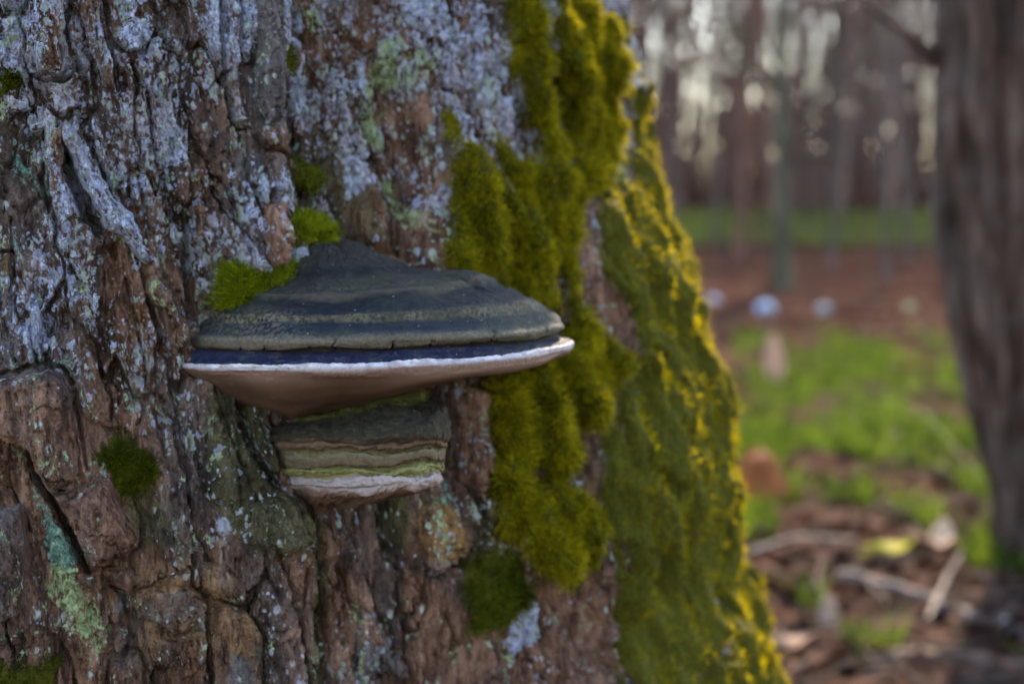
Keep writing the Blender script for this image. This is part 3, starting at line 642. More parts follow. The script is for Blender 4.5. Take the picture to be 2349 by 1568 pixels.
# crackle near the apex
e1_, e2_, _, _, _ = voronoi(PH*3.2+.5*fbm(PH*3, VV, 2, 61), VV*1.6+.5*fbm(PH*3+5, VV, 2, 62), 6)
rid -= .0009*(1-sstep(0, .09, e2_-e1_))*sstep(.30,.2,capv)*sstep(.02,.07,capv)
edge_w = .0005*fbm(PH*14, VV*.3, 4, 33) + .0002*noise(PH*60, VV*.8, 34)
rid += np.where((VV > NL-.7) & (VV < NM+.3), edge_w, 0)
rid += np.where(VV > NM, .0010*fbm(PH*2.0, VV*.4, 2, 44), 0)
P1 = P1 + N1*rid[...,None]
P1[...,2] += np.where((VV > NL-.6) & (VV < NL+1.2), .0005*fbm(PH*14, VV*0, 4, 35), 0)*sstep(NL-.6, NL, VV)
dust = np.exp(-((capv-.74)/.05)**2)*.6 + np.exp(-((capv-.555)/.035)**2)*(.4+.8*np.clip(noise(PH*4, VV*.3, 71)+.3, 0, 1)) + .7*np.exp(-((capv-.60)/.10)**2)*sstep(-.75,-1.05,PH) + .25*np.exp(-((capv-.35)/.03)**2)
def pack(a, b, c): return np.stack([a, b, c, np.ones_like(a)], -1)
C1 = pack(capv, PH/3, np.clip(dust, 0, 1))
mv = np.clip((VV-NL)/(NM-NL), 0, 1); C1m = pack(mv, PH/3, mv*0)
pv = np.clip((VV-NM)/(NT_-NM), 0, 1); C1p = pack(pv, PH/3, sstep(.55, .95, pv)*sstep(-.2, .5, PH)*.5)
iL = int(np.argmin(np.abs(v1-NL))); iM = int(np.argmin(np.abs(v1-NM)))
base1 = P1[iL].mean(0)
thb, zb = px_theta(np.array([800.]), np.array([790.])); b1 = [float(q[0]) for q in surf(thb, zb)]
fung1 = empty('bracket_fungus', b1)
tag(fung1, 'wide shelf shaped bracket fungus with dark blue grey ridged cap and white rim', 'fungus')
strip('cap', P1, 0, iL, M_CRUST, fung1, C1, b1); strip('white_margin', P1, iL, iM, M_MARGIN, fung1, C1m, b1); strip('pore_surface', P1, iM, len(v1)-1, M_PORES, fung1, C1p, b1)

# the small bracket under it
LV2 = [(745,930,890,892,914,.006), (705,944,944,884,910,.018), (684,951,968,890,920,.028), (652,962,985,908,932,.037), (622,980,1016,926,944,.0455), (607,997,1028,952,965,.0505), (607,1010,1031,984,994,.0510), (615,1029,1026,1014,1018,.0475),
       (625,1038,1019,1026,1030,.0430), (629,1046,1020,1034,1040,.0450), (631,1062,1019,1046,1058,.0455), (637,1069,1016,1052,1066,.0425), (636,1078,1018,1058,1076,.0448), (643,1088,1013,1064,1086,.0430), (658,1096,1009,1069,1091,.0420)]
LV2b = [(656,1103,1012,1075,1096,.0448), (657,1116,1013,1086,1110,.0448), (664,1128,1000,1102,1122,.0425)]
LV2c = [(674,1141,962,1117,1131,.036), (688,1156,895,1138,1144,.026), (704,1163,840,1154,1156,.014), (730,1164,800,1160,1161,.005)]
P2, v2, ph2, n2v = bracket_rings(LV2+LV2b+LV2c, 200, 830, 420)
NL2 = len(LV2)-1; NM2 = NL2+len(LV2b); NT2 = len(LV2+LV2b+LV2c)-1
PH, VV = np.meshgrid(ph2, v2); cv = np.clip(VV/NL2, 0, 1)
N2 = normals_of(P2)
r2 = .0014*fbm(PH*4, VV*.7, 4, 112) + .0007*fbm(PH*14, VV*1.5, 3, 113) - .0010*np.exp(-((cv-.49+.02*noise(PH*3, VV*0, 3))/.014)**2)
r2 += np.where((VV > NL2-.4) & (VV < NM2+.4), .0008*fbm(PH*6, VV*.5, 4, 133), 0)
r2 -= .0022*np.exp(-((VV-NM2+.9)/.22)**2)*sstep(-.25,-.9,PH)
P2 = P2 + N2*r2[...,None]
P2[...,2] += .0016*noise(PH*1.7+3, VV*.25, 141)+.0007*noise(PH*5, VV*.5, 142)
C2 = pack(cv, PH/3, np.clip(sstep(.0,.9,PH+.4*noise(PH*3, VV*.5, 9))*sstep(.4,.6,cv)+.15, 0, 1))
mv = np.clip((VV-NL2)/(NM2-NL2), 0, 1)*.8; pv = np.clip((VV-NM2)/(NT2-NM2), 0, 1)
iL2 = int(np.argmin(np.abs(v2-NL2))); iM2 = int(np.argmin(np.abs(v2-NM2)))
thb, zb = px_theta(np.array([830.]), np.array([1040.])); b2 = [float(q[0]) for q in surf(thb, zb)]
fung2 = empty('bracket_fungus', b2)
tag(fung2, 'small hoof shaped bracket fungus with brown and yellow green layers under the wide one', 'fungus')
strip('cap', P2, 0, iL2, M_SMALL, fung2, C2, b2); strip('white_margin', P2, iL2, iM2, M_MARGIN, fung2, pack(mv, PH/3, mv*0+1), b2); strip('pore_surface', P2, iM2, len(v2)-1, M_PORES, fung2, pack(pv, PH/3, pv*0), b2)

# ------------------------------------------------------------------ moss: every patch its own mesh of leafy shoots
MOSS_Y = leafy('sun_tinted_moss', (.17,.137,.004), (.50,.385,.006), .68, 160, .6, .12)  # base colour brightened towards yellow to strengthen the sun's rim glow
MOSS_G = leafy('dark_green_moss', (.030,.036,.004), (.13,.135,.010), .35, 160, .6, .25)  # darker green of the small tufts
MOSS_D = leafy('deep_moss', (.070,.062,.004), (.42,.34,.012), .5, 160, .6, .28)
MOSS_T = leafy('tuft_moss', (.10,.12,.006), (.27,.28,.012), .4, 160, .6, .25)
dTh = np.gradient(VT, axis=1); dZ = np.gradient(VT, axis=0); NTK = np.cross(dTh, dZ); AREA = np.linalg.norm(NTK, axis=-1); NTK /= AREA[...,None]+1e-15
if (NTK[300,400]*np.array([math.sin(.9), -math.cos(.9), 0])).sum() < 0: NTK = -NTK
def shoots(idx, n, ln, seed, leaves=7, lw=.00075, droop=0.0, up=.25, spread=.5):
    rg = np.random.default_rng(seed); r, c = np.nonzero(MID == idx)
    ok = (r < len(ZZ)-1) & (c < len(TH)-1) & (ZZ[np.minimum(r, len(ZZ)-1)] > .18) & (ZZ[np.minimum(r, len(ZZ)-1)] < .70); r = r[ok]; c = c[ok]
    w = AREA[r,c]*MOSSM[r,c]; k = rg.choice(len(r), n, p=w/w.sum()); r = r[k]; c = c[k]
    f1 = rg.random((n,1)); f2 = rg.random((n,1))
    P = VT[r,c]*(1-f1)*(1-f2)+VT[r,c+1]*f1*(1-f2)+VT[r+1,c]*(1-f1)*f2+VT[r+1,c+1]*f1*f2
    # clumping: direction varies smoothly over the cushion
    s = TH[c]*.35; z = ZZ[r]
    cd = np.stack([noise(s/.007, z/.007, seed+1), noise(s/.007, z/.007, seed+2), noise(s/.007, z/.007, seed+3)], -1)*.9
    D = NTK[r,c]*.8 + np.array([0,0,up-droop]) + cd*.6 + rg.normal(0, spread*.6, (n,3)); D /= np.linalg.norm(D, axis=1, keepdims=True)
    L = ln*(.55+.7*rg.random((n,1)))*(.8+.6*np.clip(noise(s/.012, z/.012, seed+5), -.5, 1))[:,None]
    P = P - NTK[r,c]*.0012
    Vs = []
    for j in range(leaves):
        t = (j+.5)/leaves*.9
        b = P + D*L*t + np.array([0,0,-1])*droop*L*t*t*.5
        R = rg.normal(0, 1, (n,3)); R -= (R*D).sum(1, keepdims=True)*D; R /= np.linalg.norm(R, axis=1, keepdims=True)+1e-9
        ld = D*(1.0 if j < leaves-1 else 1.6) + R*(.55 if j < leaves-1 else .12); ld /= np.linalg.norm(ld, axis=1, keepdims=True)
        wv = np.cross(ld, R+.3*rg.normal(0,1,(n,3))); wv /= np.linalg.norm(wv, axis=1, keepdims=True)+1e-9
        ll = L*(.46-.16*t)*(.8+.4*rg.random((n,1))); hw = lw*(1-.3*t)
        Vs.append(np.stack([b-wv*hw*.5, b+wv*hw*.5, b+ld*ll+D*ll*.12], 1))
    V = np.concatenate(Vs).reshape(-1,3)
    return V, np.arange(len(V)).reshape(-1,3)
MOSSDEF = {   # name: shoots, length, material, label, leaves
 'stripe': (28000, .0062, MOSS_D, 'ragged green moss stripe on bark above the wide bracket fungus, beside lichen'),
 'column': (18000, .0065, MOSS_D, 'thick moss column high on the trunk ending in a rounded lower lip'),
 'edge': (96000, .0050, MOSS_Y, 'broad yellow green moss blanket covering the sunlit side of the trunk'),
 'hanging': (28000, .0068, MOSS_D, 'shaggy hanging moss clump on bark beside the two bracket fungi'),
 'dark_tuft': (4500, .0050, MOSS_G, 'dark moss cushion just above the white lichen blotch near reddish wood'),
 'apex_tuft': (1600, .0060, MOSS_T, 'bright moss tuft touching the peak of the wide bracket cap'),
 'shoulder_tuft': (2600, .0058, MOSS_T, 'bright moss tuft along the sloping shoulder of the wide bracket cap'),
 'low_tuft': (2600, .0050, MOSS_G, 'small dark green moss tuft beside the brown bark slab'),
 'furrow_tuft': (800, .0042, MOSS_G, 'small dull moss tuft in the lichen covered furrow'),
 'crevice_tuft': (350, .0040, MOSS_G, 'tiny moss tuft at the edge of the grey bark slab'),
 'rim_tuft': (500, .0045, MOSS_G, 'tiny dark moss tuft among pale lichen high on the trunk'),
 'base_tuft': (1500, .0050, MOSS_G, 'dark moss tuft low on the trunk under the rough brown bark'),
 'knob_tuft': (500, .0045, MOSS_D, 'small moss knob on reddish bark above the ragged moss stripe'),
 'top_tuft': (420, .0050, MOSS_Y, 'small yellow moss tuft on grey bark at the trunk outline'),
}
for i, nm in enumerate(MOSS):
    if nm not in MOSSDEF: continue
    n_, ln, mat, lab = MOSSDEF[nm]
    if (MID == i).sum() < 30: continue
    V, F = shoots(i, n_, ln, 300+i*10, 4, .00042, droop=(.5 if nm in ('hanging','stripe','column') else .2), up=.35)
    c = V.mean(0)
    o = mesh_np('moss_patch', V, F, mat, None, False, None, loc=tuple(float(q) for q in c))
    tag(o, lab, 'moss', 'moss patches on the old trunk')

# ------------------------------------------------------------------ ground
GRASSP = [[(1690,760),(1900,780),(2150,770),(2230,900),(2290,1060),(2330,1200),(2420,1260),(2300,1300),(2100,1215),(1990,1165),(1690,1160),(1650,900)],
          [(1690,1170),(1780,1175),(1790,1240),(1690,1250)], [(2180,1210),(2420,1220),(2500,1350),(2250,1330)], [(1840,1370),(1900,1370),(1890,1420),(1840,1420)], [(1950,1500),(2050,1500),(2040,1530),(1950,1530)]]
FARGRASS = [[(1840,500.5),(2150,500.5),(2150,562),(1850,566)], [(1600,505),(1720,505),(1720,556),(1600,552)]]
def grass_density(X, Y):
    px, py = project(X, Y, np.zeros_like(X)); g = np.zeros(X.shape)
    w = 30*fbm(X/.35, Y/.6, 3, 401)
    for i, p in enumerate(GRASSP): g = np.maximum(g, sstep(-14, 22, poly_sd(px+w, py+w*.6, p)))
    g = g*sstep(-.16, .20, fbm(X/.20, Y/.42, 3, 402))
    far = sstep(24, 27, Y + 3*fbm(X/3, Y/3, 2, 403))*sstep(-.35, .1, fbm(X/5, Y/14, 3, 404)+ .25*(px > 1830)*(px < 2160)-.05)
    side = sstep(.05, .35, fbm(X/.9+3, Y/.9, 3, 405))*(np.abs(px-1174) > 1250)*(Y < 9)
    return np.maximum(np.maximum(g, far), side)
def gz(X, Y): return .72*sstep(25.5, 33, Y+.5*noise(X/4., Y/9., 413)) + .018*fbm(X/.5, Y/.5, 3, 411) + .05*fbm(X/3., Y/3., 2, 412)*sstep(2, 8, Y)
gxs = np.concatenate([-np.geomspace(250, 3.1, 40), np.linspace(-3, 4, 150), np.geomspace(4.1, 250, 50)])
gys = np.concatenate([-np.geomspace(150, 1.6, 30), np.linspace(-1.5, 7, 180), np.geomspace(7.05, 400, 120)])
GX, GY = np.meshgrid(gxs, gys); GZ = gz(GX, GY)
t = NT('forest_floor'); o = t.obj(); g_, _, _, _ = t.attr('A')
n1 = t.noise(o, 26, 6, .65); n2 = t.noise(o, 3.0, 4); n3 = t.noise(o, 90, 3)
c = t.ramp(n1, [(.3,(.008,.004,.003)), (.45,(.021,.0095,.007)), (.58,(.038,.018,.0135)), (.72,(.065,.036,.028))])
c = t.mix(t.ss(n2, .4, .6), c, t.mix(.5, c, (.14,.075,.055)))
c = t.mix(t.ss(t.math('ADD', g_, t.math('MULTIPLY', t.math('SUBTRACT', n1, .5), .8)), .35, .75), c, t.mix(n3, (.055,.060,.015), (.135,.135,.034)))
FLOOR = t.done(t.bsdf(c, .9, t.bump(n1, .02, .8), spec=.0))
G0 = np.zeros(GX.shape+(4,)); G0[...,0] = grass_density(GX, GY)
ground = mesh_np('ground', np.stack([GX, GY, GZ], -1).reshape(-1,3), grid_faces(*GX.shape), FLOOR, None, True, {'A': G0.reshape(-1,4)})
ground['kind'] = 'structure'; ground['label'] = 'forest floor of brown leaf litter with green patches'

# grass and leaf litter, nobody could count them
rg = np.random.default_rng(11)
def scatter(n, y0, y1, a0=-.5, a1=.8, pw=1.0):
    Y = y0*(y1/y0)**(rg.random(n)**pw); a = a0+(a1-a0)*rg.random(n); return a*Y, Y
X, Y = scatter(170000, 1.2, 9.0); keep = rg.random(len(X)) < grass_density(X, Y)*1.0; X = X[keep][:46000]; Y = Y[keep][:46000]; n = len(X)
Zg = gz(X, Y); B0 = np.stack([X, Y, Zg], -1); hgt = .025+.055*rg.random((n,1)); ang = rg.random(n)*2*math.pi
side = np.stack([np.cos(ang), np.sin(ang), 0*ang], -1); lean = np.stack([rg.normal(0,.45,n), rg.normal(0,.45,n), np.ones(n)], -1); lean /= np.linalg.norm(lean, axis=1, keepdims=True)
lean2 = lean + np.stack([rg.normal(0,.5,n), rg.normal(0,.5,n), -.25*np.ones(n)], -1)
w = .0035+.003*rg.random((n,1)); m_ = B0+lean*hgt*.55
V = np.stack([B0-side*w*.5, B0+side*w*.5, m_+side*w*.45, m_-side*w*.45, m_+lean2*hgt*.5], 1).reshape(-1,3)
i0 = (np.arange(n)*5)[:,None]; F = np.concatenate([i0+[0,1,2], i0+[0,2,3], i0+[3,2,4]])
GRASS = leafy('grass_blade', (.030,.058,.006), (.115,.165,.018), .5, 8)
o = mesh_np('grass', V, F, GRASS, None, False); tag(o, 'short fresh green grass growing through the leaf litter', 'grass', kind='stuff')

def leaf_mesh(P, size, ang, tiltx, tilty, curl):
    """many small pointed leaves: 8 verts, 6 tris each"""
    n = len(P); u = np.array([-1,-.45,.2,.55,1]); prof = np.array([0,.42,.46,.3,0])
    vs = []
    for k in range(5):
        for sgn in ((0,) if k in (0,4) else (-1,1)):
            x = u[k]*size; y = sgn*prof[k]*size; z = curl*size*(u[k]**2*.6+abs(sgn)*.35)
            vs.append(np.stack([x, y, z], -1))
    L = np.stack(vs, 1)
    ca, sa = np.cos(ang)[:,None], np.sin(ang)[:,None]
    z2 = L[...,2] + L[...,0]*tiltx[:,None] + L[...,1]*tilty[:,None]
    W = np.stack([L[...,0]*ca-L[...,1]*sa, L[...,0]*sa+L[...,1]*ca, z2], -1) + P[:,None,:]
    tri = np.array([[0,1,2],[1,3,2],[2,3,4],[3,5,4],[4,5,6],[5,7,6]])
    return W.reshape(-1,3), (np.arange(n)[:,None,None]*8 + tri[None]).reshape(-1,3)
X, Y = scatter(24000, 1.15, 16, -.55, .85); k = rg.random(len(X)) > .6*grass_density(X, Y); X = X[k]; Y = Y[k]; n = len(X)
V, F = leaf_mesh(np.stack([X, Y, gz(X, Y)+.012], -1), .010+.018*rg.random(n), rg.random(n)*6.28, rg.normal(0,.28,n), rg.normal(0,.28,n), rg.normal(.15,.35,n))
LITTER = leafy('dead_leaf', (.024,.0105,.0075), (.115,.058,.043), .2, 5, .85)
o = mesh_np('leaf_litter', V, F, LITTER, None, False); tag(o, 'brown fallen leaves littering the forest floor', 'leaf litter', kind='stuff')
nt_ = 1300; X, Y = scatter(nt_, 1.2, 12, -.55, .85); an = rg.random(nt_)*math.pi; ln = .04+.16*rg.random(nt_)
paths = []; rad = []
for i in range(nt_):
    d = np.array([math.cos(an[i]), math.sin(an[i]), rg.normal(0,.1)])*ln[i]*.5; c0 = np.array([X[i], Y[i], .02+gz(X[i:i+1], Y[i:i+1])[0]])
    paths.append([c0-d, c0+rg.normal(0,.006,3), c0+d]); rad.append([.0018+.002*rg.random()]*3)
V, F = tubes(paths, rad, 4); TWIG = NT('twig_bark'); TWIG = TWIG.done(TWIG.bsdf(TWIG.mix(TWIG.noise(TWIG.obj(), 40, 3), (.03,.017,.012), (.12,.08,.062)), .9))
o = mesh_np('twig_litter', V, F, TWIG, None, True); tag(o, 'small broken twigs strewn over the leaf litter', 'twigs', kind='stuff')

# fallen leaves and sticks one can pick out
def mat_simple(name, c1, c2, trans=.25): return leafy(name, c1, c2, trans, 30)
def big_leaf(x, y, size, c1, c2, label, ang=.3, curl=.5, tilt=.2, lift=.02, wide=1.0):
    P = ground_at(x, y); nu, nw = 14, 9
    u = np.linspace(-1, 1, nu)[:,None]; v = np.linspace(-1, 1, nw)[None,:]
    pr = .52*wide*np.sqrt(np.clip(1-u**2, 0, 1))*(1-.25*u) + .015
    x_ = u*size+0*v; y_ = v*pr*size; z_ = size*(curl*(u**2*.35 + (v*pr)**2*1.1) + .05*np.sin(u*5+v*2)) + x_*tilt - .02*size*(np.abs(v) < .12)
    ca, sa = math.cos(ang), math.sin(ang)
    V = np.stack([x_*ca-y_*sa, x_*sa+y_*ca, z_], -1).reshape(-1,3); V[:,2] -= V[:,2].min()
    base = (P[0], P[1], float(gz(np.array([P[0]]), np.array([P[1]]))[0])+lift*.5)
    e = empty('fallen_leaf', base)
    m = mat_simple('fallen_leaf', c1, c2)
    mesh_np('blade', V, grid_faces(nu, nw), m, e, True).location = (0,0,0)
    tip = np.array([V[0], V[0]+np.array([-ca, -sa, .2])*size*.3, V[0]+np.array([-ca, -sa, .1])*size*.55])
    Vv, Ff = tubes([tip], [[.0016,.0014,.0012]], 5); mesh_np('stalk', Vv, Ff, TWIG, e, True).location = (0,0,0)
    tag(e, label, 'leaf', 'single leaves on the forest floor')
big_leaf(1742, 1150, .050, (.17,.050,.020), (.25,.08,.03), 'large rust red curled leaf on grass beside the mossy trunk outline', 1.57, -.5, .75, .02, 1.8)
big_leaf(2035, 1290, .045, (.28,.27,.02), (.42,.38,.03), 'yellow green leaf lying on brown litter past the grass', .3, .5, .15)
big_leaf(2160, 1262, .030, (.50,.34,.24), (.70,.50,.38), 'small pale peach leaf beside the yellow green leaf', 1.2, .6, .5)
big_leaf(1775, 885, .055, (.26,.14,.10), (.36,.21,.16), 'pinkish brown leaf standing upright at the far end of the grass', 1.5, .5, 1.3)
big_leaf(2295, 1462, .011, (.80,.76,.76), (.9,.86,.86), 'tiny white scrap standing in for a shiny spot near the leaning trunk base', .6, .4, .7)  # near-white colour stands in for a bright glint, shaped as a leaf
big_leaf(1900, 1435, .022, (.26,.17,.13), (.36,.25,.20), 'pale tan leaf on edge among dark twigs', 1.4, .6, .8)
big_leaf(1800, 1500, .035, (.30,.18,.14), (.42,.28,.22), 'tan brown leaf lying near the foot of the mossy trunk', .2, .4, .2)
def stick(pts, r, label, c1, c2):
    Pw = []
    for x, y, up in pts:
        g = ground_at(x, y); Pw.append(np.array([g[0], g[1], gz(np.array([g[0]]), np.array([g[1]]))[0]+up]))
    Pw = np.array(Pw); tt = np.linspace(0, len(Pw)-1, 20); Q = np.stack([np.interp(tt, np.arange(len(Pw)), Pw[:,i]) for i in range(3)], -1)
    Q += rg.normal(0, r*.18, Q.shape); rr = r*np.linspace(1, .6, 20)*(1+.12*rg.normal(0,1,20)); base = Q[0].copy()
    V, F = tubes([Q-base], [rr], 8); tm = NT('stick_bark')
    m = tm.done(tm.bsdf(tm.mix(tm.noise(tm.obj(), 60, 4), c1, c2), .8))
    o = mesh_np('fallen_stick', V, F, m, None, True); o.location = base; tag(o, label, 'stick', 'sticks on the forest floor')
stick([(1985,1535,.012),(2120,1528,.014),(2420,1560,.012)], .011, 'thick tan stick lying across the leaf litter', (.13,.07,.048), (.22,.135,.10))
stick([(1930,1330,.012),(2100,1375,.016),(2250,1440,.014),(2420,1490,.01)], .010, 'long grey stick lying slantwise before the leaning trunk', (.06,.045,.045), (.15,.12,.12))
stick([(2130,1425,.01),(2165,1370,.03),(2205,1340,.05)], .0038, 'short pale bent twig rising beside the long grey stick', (.18,.13,.105), (.27,.21,.185))
stick([(1935,960,.02),(1990,1010,.10),(2110,1040,.10),(2280,1160,.02)], .0013, 'thin pale straw stalk arched over the green grass', (.18,.18,.08), (.26,.26,.13))
stick([(1720,1290,.02),(1820,1275,.03),(1960,1268,.02)], .0022, 'thin straw stalk lying straight near the mossy trunk', (.40,.33,.27), (.5,.42,.36))
for k, (x, y, sz, lab, c1, c2) in enumerate([(1755,720,.048,'pale blue grey stone stand-in on far brown litter, largest of its row',(.20,.27,.42),(.30,.37,.52)), (1890,718,.034,'pale grey stone stand-in on far brown litter, mid row',(.26,.26,.28),(.36,.36,.39)),  # pale lumps added for sky glinting off the ground, reflection put into their colour
                                   (2085,714,.03,'green grey stone on far brown litter',(.16,.19,.07),(.23,.26,.11)), (1635,700,.035,'dull blue stone stand-in on far litter close behind the mossy trunk',(.20,.22,.33),(.3,.33,.45))]):
    g = ground_at(x, y); th_, ph_ = np.meshgrid(np.linspace(0, 2*math.pi, 22, endpoint=False), np.linspace(.02, math.pi-.02, 13))
    r_ = sz*(1+.25*noise(np.cos(th_)*1.5+k*7, np.cos(ph_)*1.7+np.sin(th_), 500+k))
    V = np.stack([r_*np.sin(ph_)*np.cos(th_)*1.1, r_*np.sin(ph_)*np.sin(th_), r_*np.cos(ph_)*.75+sz*.55], -1).reshape(-1,3)
    tm = NT('glint'); m = tm.done(tm.bsdf(tm.mix(tm.noise(tm.obj(), 30, 4), c1, c2), .6))
    o = mesh_np('pale_glint', V, grid_faces(13, 22, True), m, None, True); o.location = (g[0], g[1], float(gz(np.array([g[0]]), np.array([g[1]]))[0])); tag(o, lab, 'glint', 'glint stand-ins on the far litter')

# ------------------------------------------------------------------ leaning tree on the right
def wood_mat(name, stops, sc_=30, zs=.25):
    t = NT(name); o = t.obj(); n1 = t.noise(t.mapping(o, (1,1,zs)), sc_, 5, .65); n2 = t.noise(o, sc_*.35, 3); c = t.ramp(n1, stops)
    c = t.mix(t.ss(n2, .42, .62), c, t.mix(.45, c, (.085,.068,.064)))
    return t.done(t.bsdf(c, .85, t.bump(n1, .01, .9), spec=.2))
WOOD_R = wood_mat('leaning_bark', [(.34,(.006,.003,.002)), (.45,(.028,.014,.010)), (.54,(.062,.034,.026)), (.66,(.15,.105,.092))], 44, .10)
D2 = 2.0; LE = [(-900,2110),(-300,2135),(0,2150),(130,2152),(200,2160),(480,2152),(700,2182),(900,2222),(1050,2262),(1200,2310),(1350,2349),(1480,2385)]
rad2 = .088; rows = []
for y_, x_ in LE:
    z_ = z_at(D2, y_); f = D2*CP-(z_-CAMZ)*SP; a_ = (x_-1174.5)*KW; rows.append((z_, a_*f+rad2*1.0))
rows.sort(); zr = np.array([r[0] for r in rows]); xr = np.array([r[1] for r in rows])
zl = np.concatenate([np.linspace(-.06, 1.2, 240), np.linspace(1.22, 4.5, 60)]); cxs = np.interp(zl, zr, xr); cxs = cxs + .5*np.clip(zl-.82, 0, 9)*sstep(.8, 1.0, zl)  # bend added above the view so the sun reaches the moss edge
al = np.linspace(0, 2*math.pi, 96, endpoint=False); AL, ZL = np.meshgrid(al, zl)
rr = rad2*(1+.35*np.clip(.12-ZL, 0, 1)/.12*.8)*(1-.06*np.clip(ZL-1, 0, 9)) + .020*(ridged(AL*2.6+ZL*.6, ZL*1.5, 3, 601)-.5)*np.abs(np.sin(AL*.5))**.5 + .006*fbm(AL*5, ZL*7, 3, 602) + .014*np.exp(-((ZL-.63)/.06)**2)*np.exp(-((AL-4.0)/.6)**2)
base = (float(np.interp(0, zr, xr)), D2, 0.0)
lt = empty('leaning_tree', base); tag(lt, 'leaning tree trunk with grey brown fissured bark rising from the grass', 'tree')
V = np.stack([np.repeat(cxs[:,None], 96, 1)+rr*np.cos(AL), D2+rr*np.sin(AL), ZL], -1).reshape(-1,3)
mesh_np('trunk', V, grid_faces(len(zl), 96, True), WOOD_R, lt, True, None, loc=base)
def at_depth(x, y, d):
    z_ = z_at(d, y); f = d*CP-(z_-CAMZ)*SP; return np.array([(x-1174.5)*KW*f, d, z_])
lp = [at_depth(2230,190,2.0), at_depth(2150,140,1.99), at_depth(2060,65,1.98), at_depth(1975,0,1.97)]
V, F = tubes([lp], [[.022,.014,.008,.003]], 8); mesh_np('limb', V-np.array(base), F, WOOD_R, lt, True).location = (0,0,0)

# ------------------------------------------------------------------ saplings one can tell apart, then the thicket behind
def make_tree(px, py, r, lean, h, col1, col2, label, seed, nb=60, name='sapling'):
    g = np.random.default_rng(seed); b = ground_at(px, py); b = (b[0], b[1], float(gz(np.array([b[0]]), np.array([b[1]]))[0])); n = 12
    t_ = np.linspace(0, 1, n); P = np.stack([lean*h*t_+.06*h*np.cumsum(g.normal(0,.12,n))*t_, .03*h*np.cumsum(g.normal(0,.2,n))*t_, h*t_-.05], -1)
    e = empty(name, b); m = wood_mat('sapling_bark', [(.3,tuple(q*.5 for q in col1)), (.5,col1), (.7,col2)], 12)
    V, F = tubes([P], [r*(1-.75*t_)*(1+.4*np.exp(-t_*25))], 8); mesh_np('trunk', V, F, m, e, True).location = (0,0,0)
    paths = []; rad = []
    for k in range(nb):
        u = g.uniform(.12, .98); p0 = np.array([np.interp(u, t_, P[:,i]) for i in range(3)]); a = g.uniform(0, 6.28); L = h*(.10+.22*g.random())*(1.15-.6*u)
        d = np.array([math.cos(a), math.sin(a), .35+.7*g.random()]); d /= np.linalg.norm(d); p1 = p0+d*L*.5+g.normal(0,.04*L,3); p2 = p0+d*L+np.array([0,0,.12*L])+g.normal(0,.06*L,3)
        rb = r*(.28*(1-.6*u)); paths.append([p0,p1,p2]); rad.append([rb,rb*.7,rb*.3])
        for q in range(3):
            v0 = p0+(p2-p0)*g.uniform(.3,.95); dd = d+g.normal(0,.7,3); dd /= np.linalg.norm(dd); paths.append([v0, v0+dd*L*.25, v0+dd*L*.5]); rad.append([rb*.4,rb*.3,rb*.15])
    V, F = tubes(paths, rad, 4); mesh_np('crown', V, F, m, e, True).location = (0,0,0)
    tag(e, label, 'tree', 'slender trees behind the trunk')
GB, GB2, RB, RB2, OL, OL2 = (.075,.055,.05), (.17,.14,.135), (.13,.055,.04), (.24,.12,.09), (.055,.048,.03), (.12,.11,.06)
make_tree(1795, 662, .060, -.03, 6.0, OL, OL2, 'dark olive sapling trunk standing alone on the far brown litter', 1, 50)
make_tree(1690, 598, .05, .06, 6.5, RB, RB2, 'slim reddish brown sapling leaning towards the olive one', 2, 60)
make_tree(2030, 640, .025, -.02, 5.5, GB, GB2, 'thin dark grey sapling rising before the far green strip', 3, 60)
make_tree(1905, 610, .03, .02, 6.0, GB, GB2, 'grey brown sapling between the olive one and the green strip', 4, 60)
shared = ('slender grey brown sapling in the bare thicket', 'slender reddish brown sapling standing upright in the bare thicket')
gr_ = np.random.default_rng(21)
for k, px in enumerate([1440,1500,1560,1620,1655,1735,1840,1870,1950,1985,2075,2105,2140,2200,2260,2330,2420,2520,1250,1050,850,600,300]):
    make_tree(px+gr_.uniform(-15,15), gr_.uniform(548,600), gr_.uniform(.014,.032), gr_.uniform(-.08,.08), gr_.uniform(5,6.8), *( (RB,RB2) if k%4 == 1 else (GB,GB2)), shared[k%4 == 1], 40+k, 60)
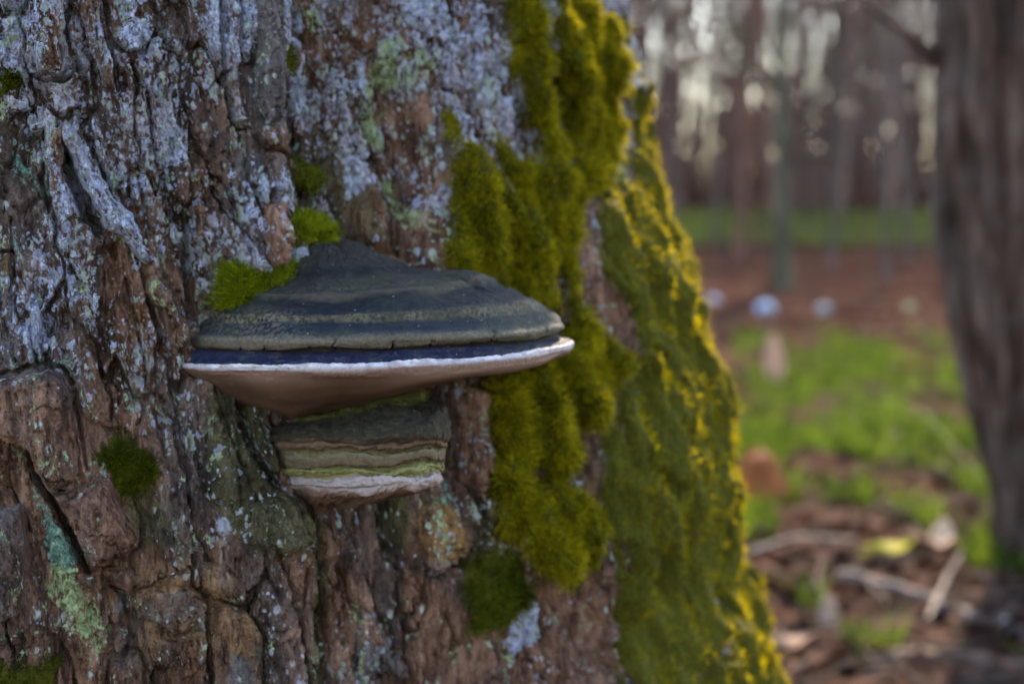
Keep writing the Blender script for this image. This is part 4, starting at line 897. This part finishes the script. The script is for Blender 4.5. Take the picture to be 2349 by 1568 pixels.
def thicket():
    g = np.random.default_rng(77); paths = []; rad = []; n = 900
    Y = g.uniform(31, 60, n); X = (g.uniform(-.4,.7,n))*Y
    segs = []; rs = []
    for i in range(n):
        h = g.uniform(6, 17); r = g.uniform(.025,.10); ln = g.normal(0,.08,2)
        segs.append([[X[i],Y[i],.4],[X[i]+ln[0]*h*.5,Y[i]+ln[1]*h*.5,h*.5],[X[i]+ln[0]*h*1.1,Y[i]+ln[1]*h,h]]); rs.append([r,r*.7,r*.25])
    V1, F1 = tubes(segs, rs, 4)
    nt = 60000; thick = np.arange(nt) < 20000; tall = np.arange(nt) >= 47000
    Y = g.uniform(32, 60, nt); X = g.uniform(-.3,.65,nt)*Y; Z = .7+np.where(thick, 9.5*g.random(nt)**2.3, 9.5*g.random(nt)**1.5)
    Z = np.where(tall, g.uniform(8.5, 17, nt), Z)  # tall twigs added above the view to dapple the ground with shade
    X = X + 1.2*np.sin(X*1.3+Y)*thick
    d = g.normal(0,1,(nt,3))*np.array([.5,.5,1.0]); d[:,2] = np.abs(d[:,2])+.3; d /= np.linalg.norm(d, axis=1, keepdims=True)
    L = g.uniform(.6,2.4,(nt,1)); c = np.stack([X,Y,Z],-1); r = np.where((thick | tall)[:,None], g.uniform(.015,.045,(nt,1)), g.uniform(.004,.012,(nt,1)))
    s1 = np.cross(d, g.normal(0,1,(nt,3))); s1 /= np.linalg.norm(s1,axis=1,keepdims=True); s2 = np.cross(d, s1)
    R = [s1*math.cos(a)+s2*math.sin(a) for a in (0,2.094,4.189)]
    V2 = np.concatenate([np.stack([c-d*L*.5+q*r for q in R],1), np.stack([c+d*L*.5+q*r*.4 for q in R],1)],1).reshape(-1,3)
    i0 = (np.arange(nt)*6)[:,None]; F2 = np.concatenate([i0+[0,1,4,3], i0+[1,2,5,4], i0+[2,0,3,5]])
    return np.concatenate([V1,V2]), np.concatenate([F1, F2+len(V1)])
V, F = thicket(); THK = leafy('thicket_bark', (.070,.032,.024), (.25,.14,.11), 0.0, .25, .8)
o = mesh_np('far_thicket', V, F, THK, None, False); tag(o, 'dense mass of bare brown stems and twigs far behind', 'thicket', kind='stuff')
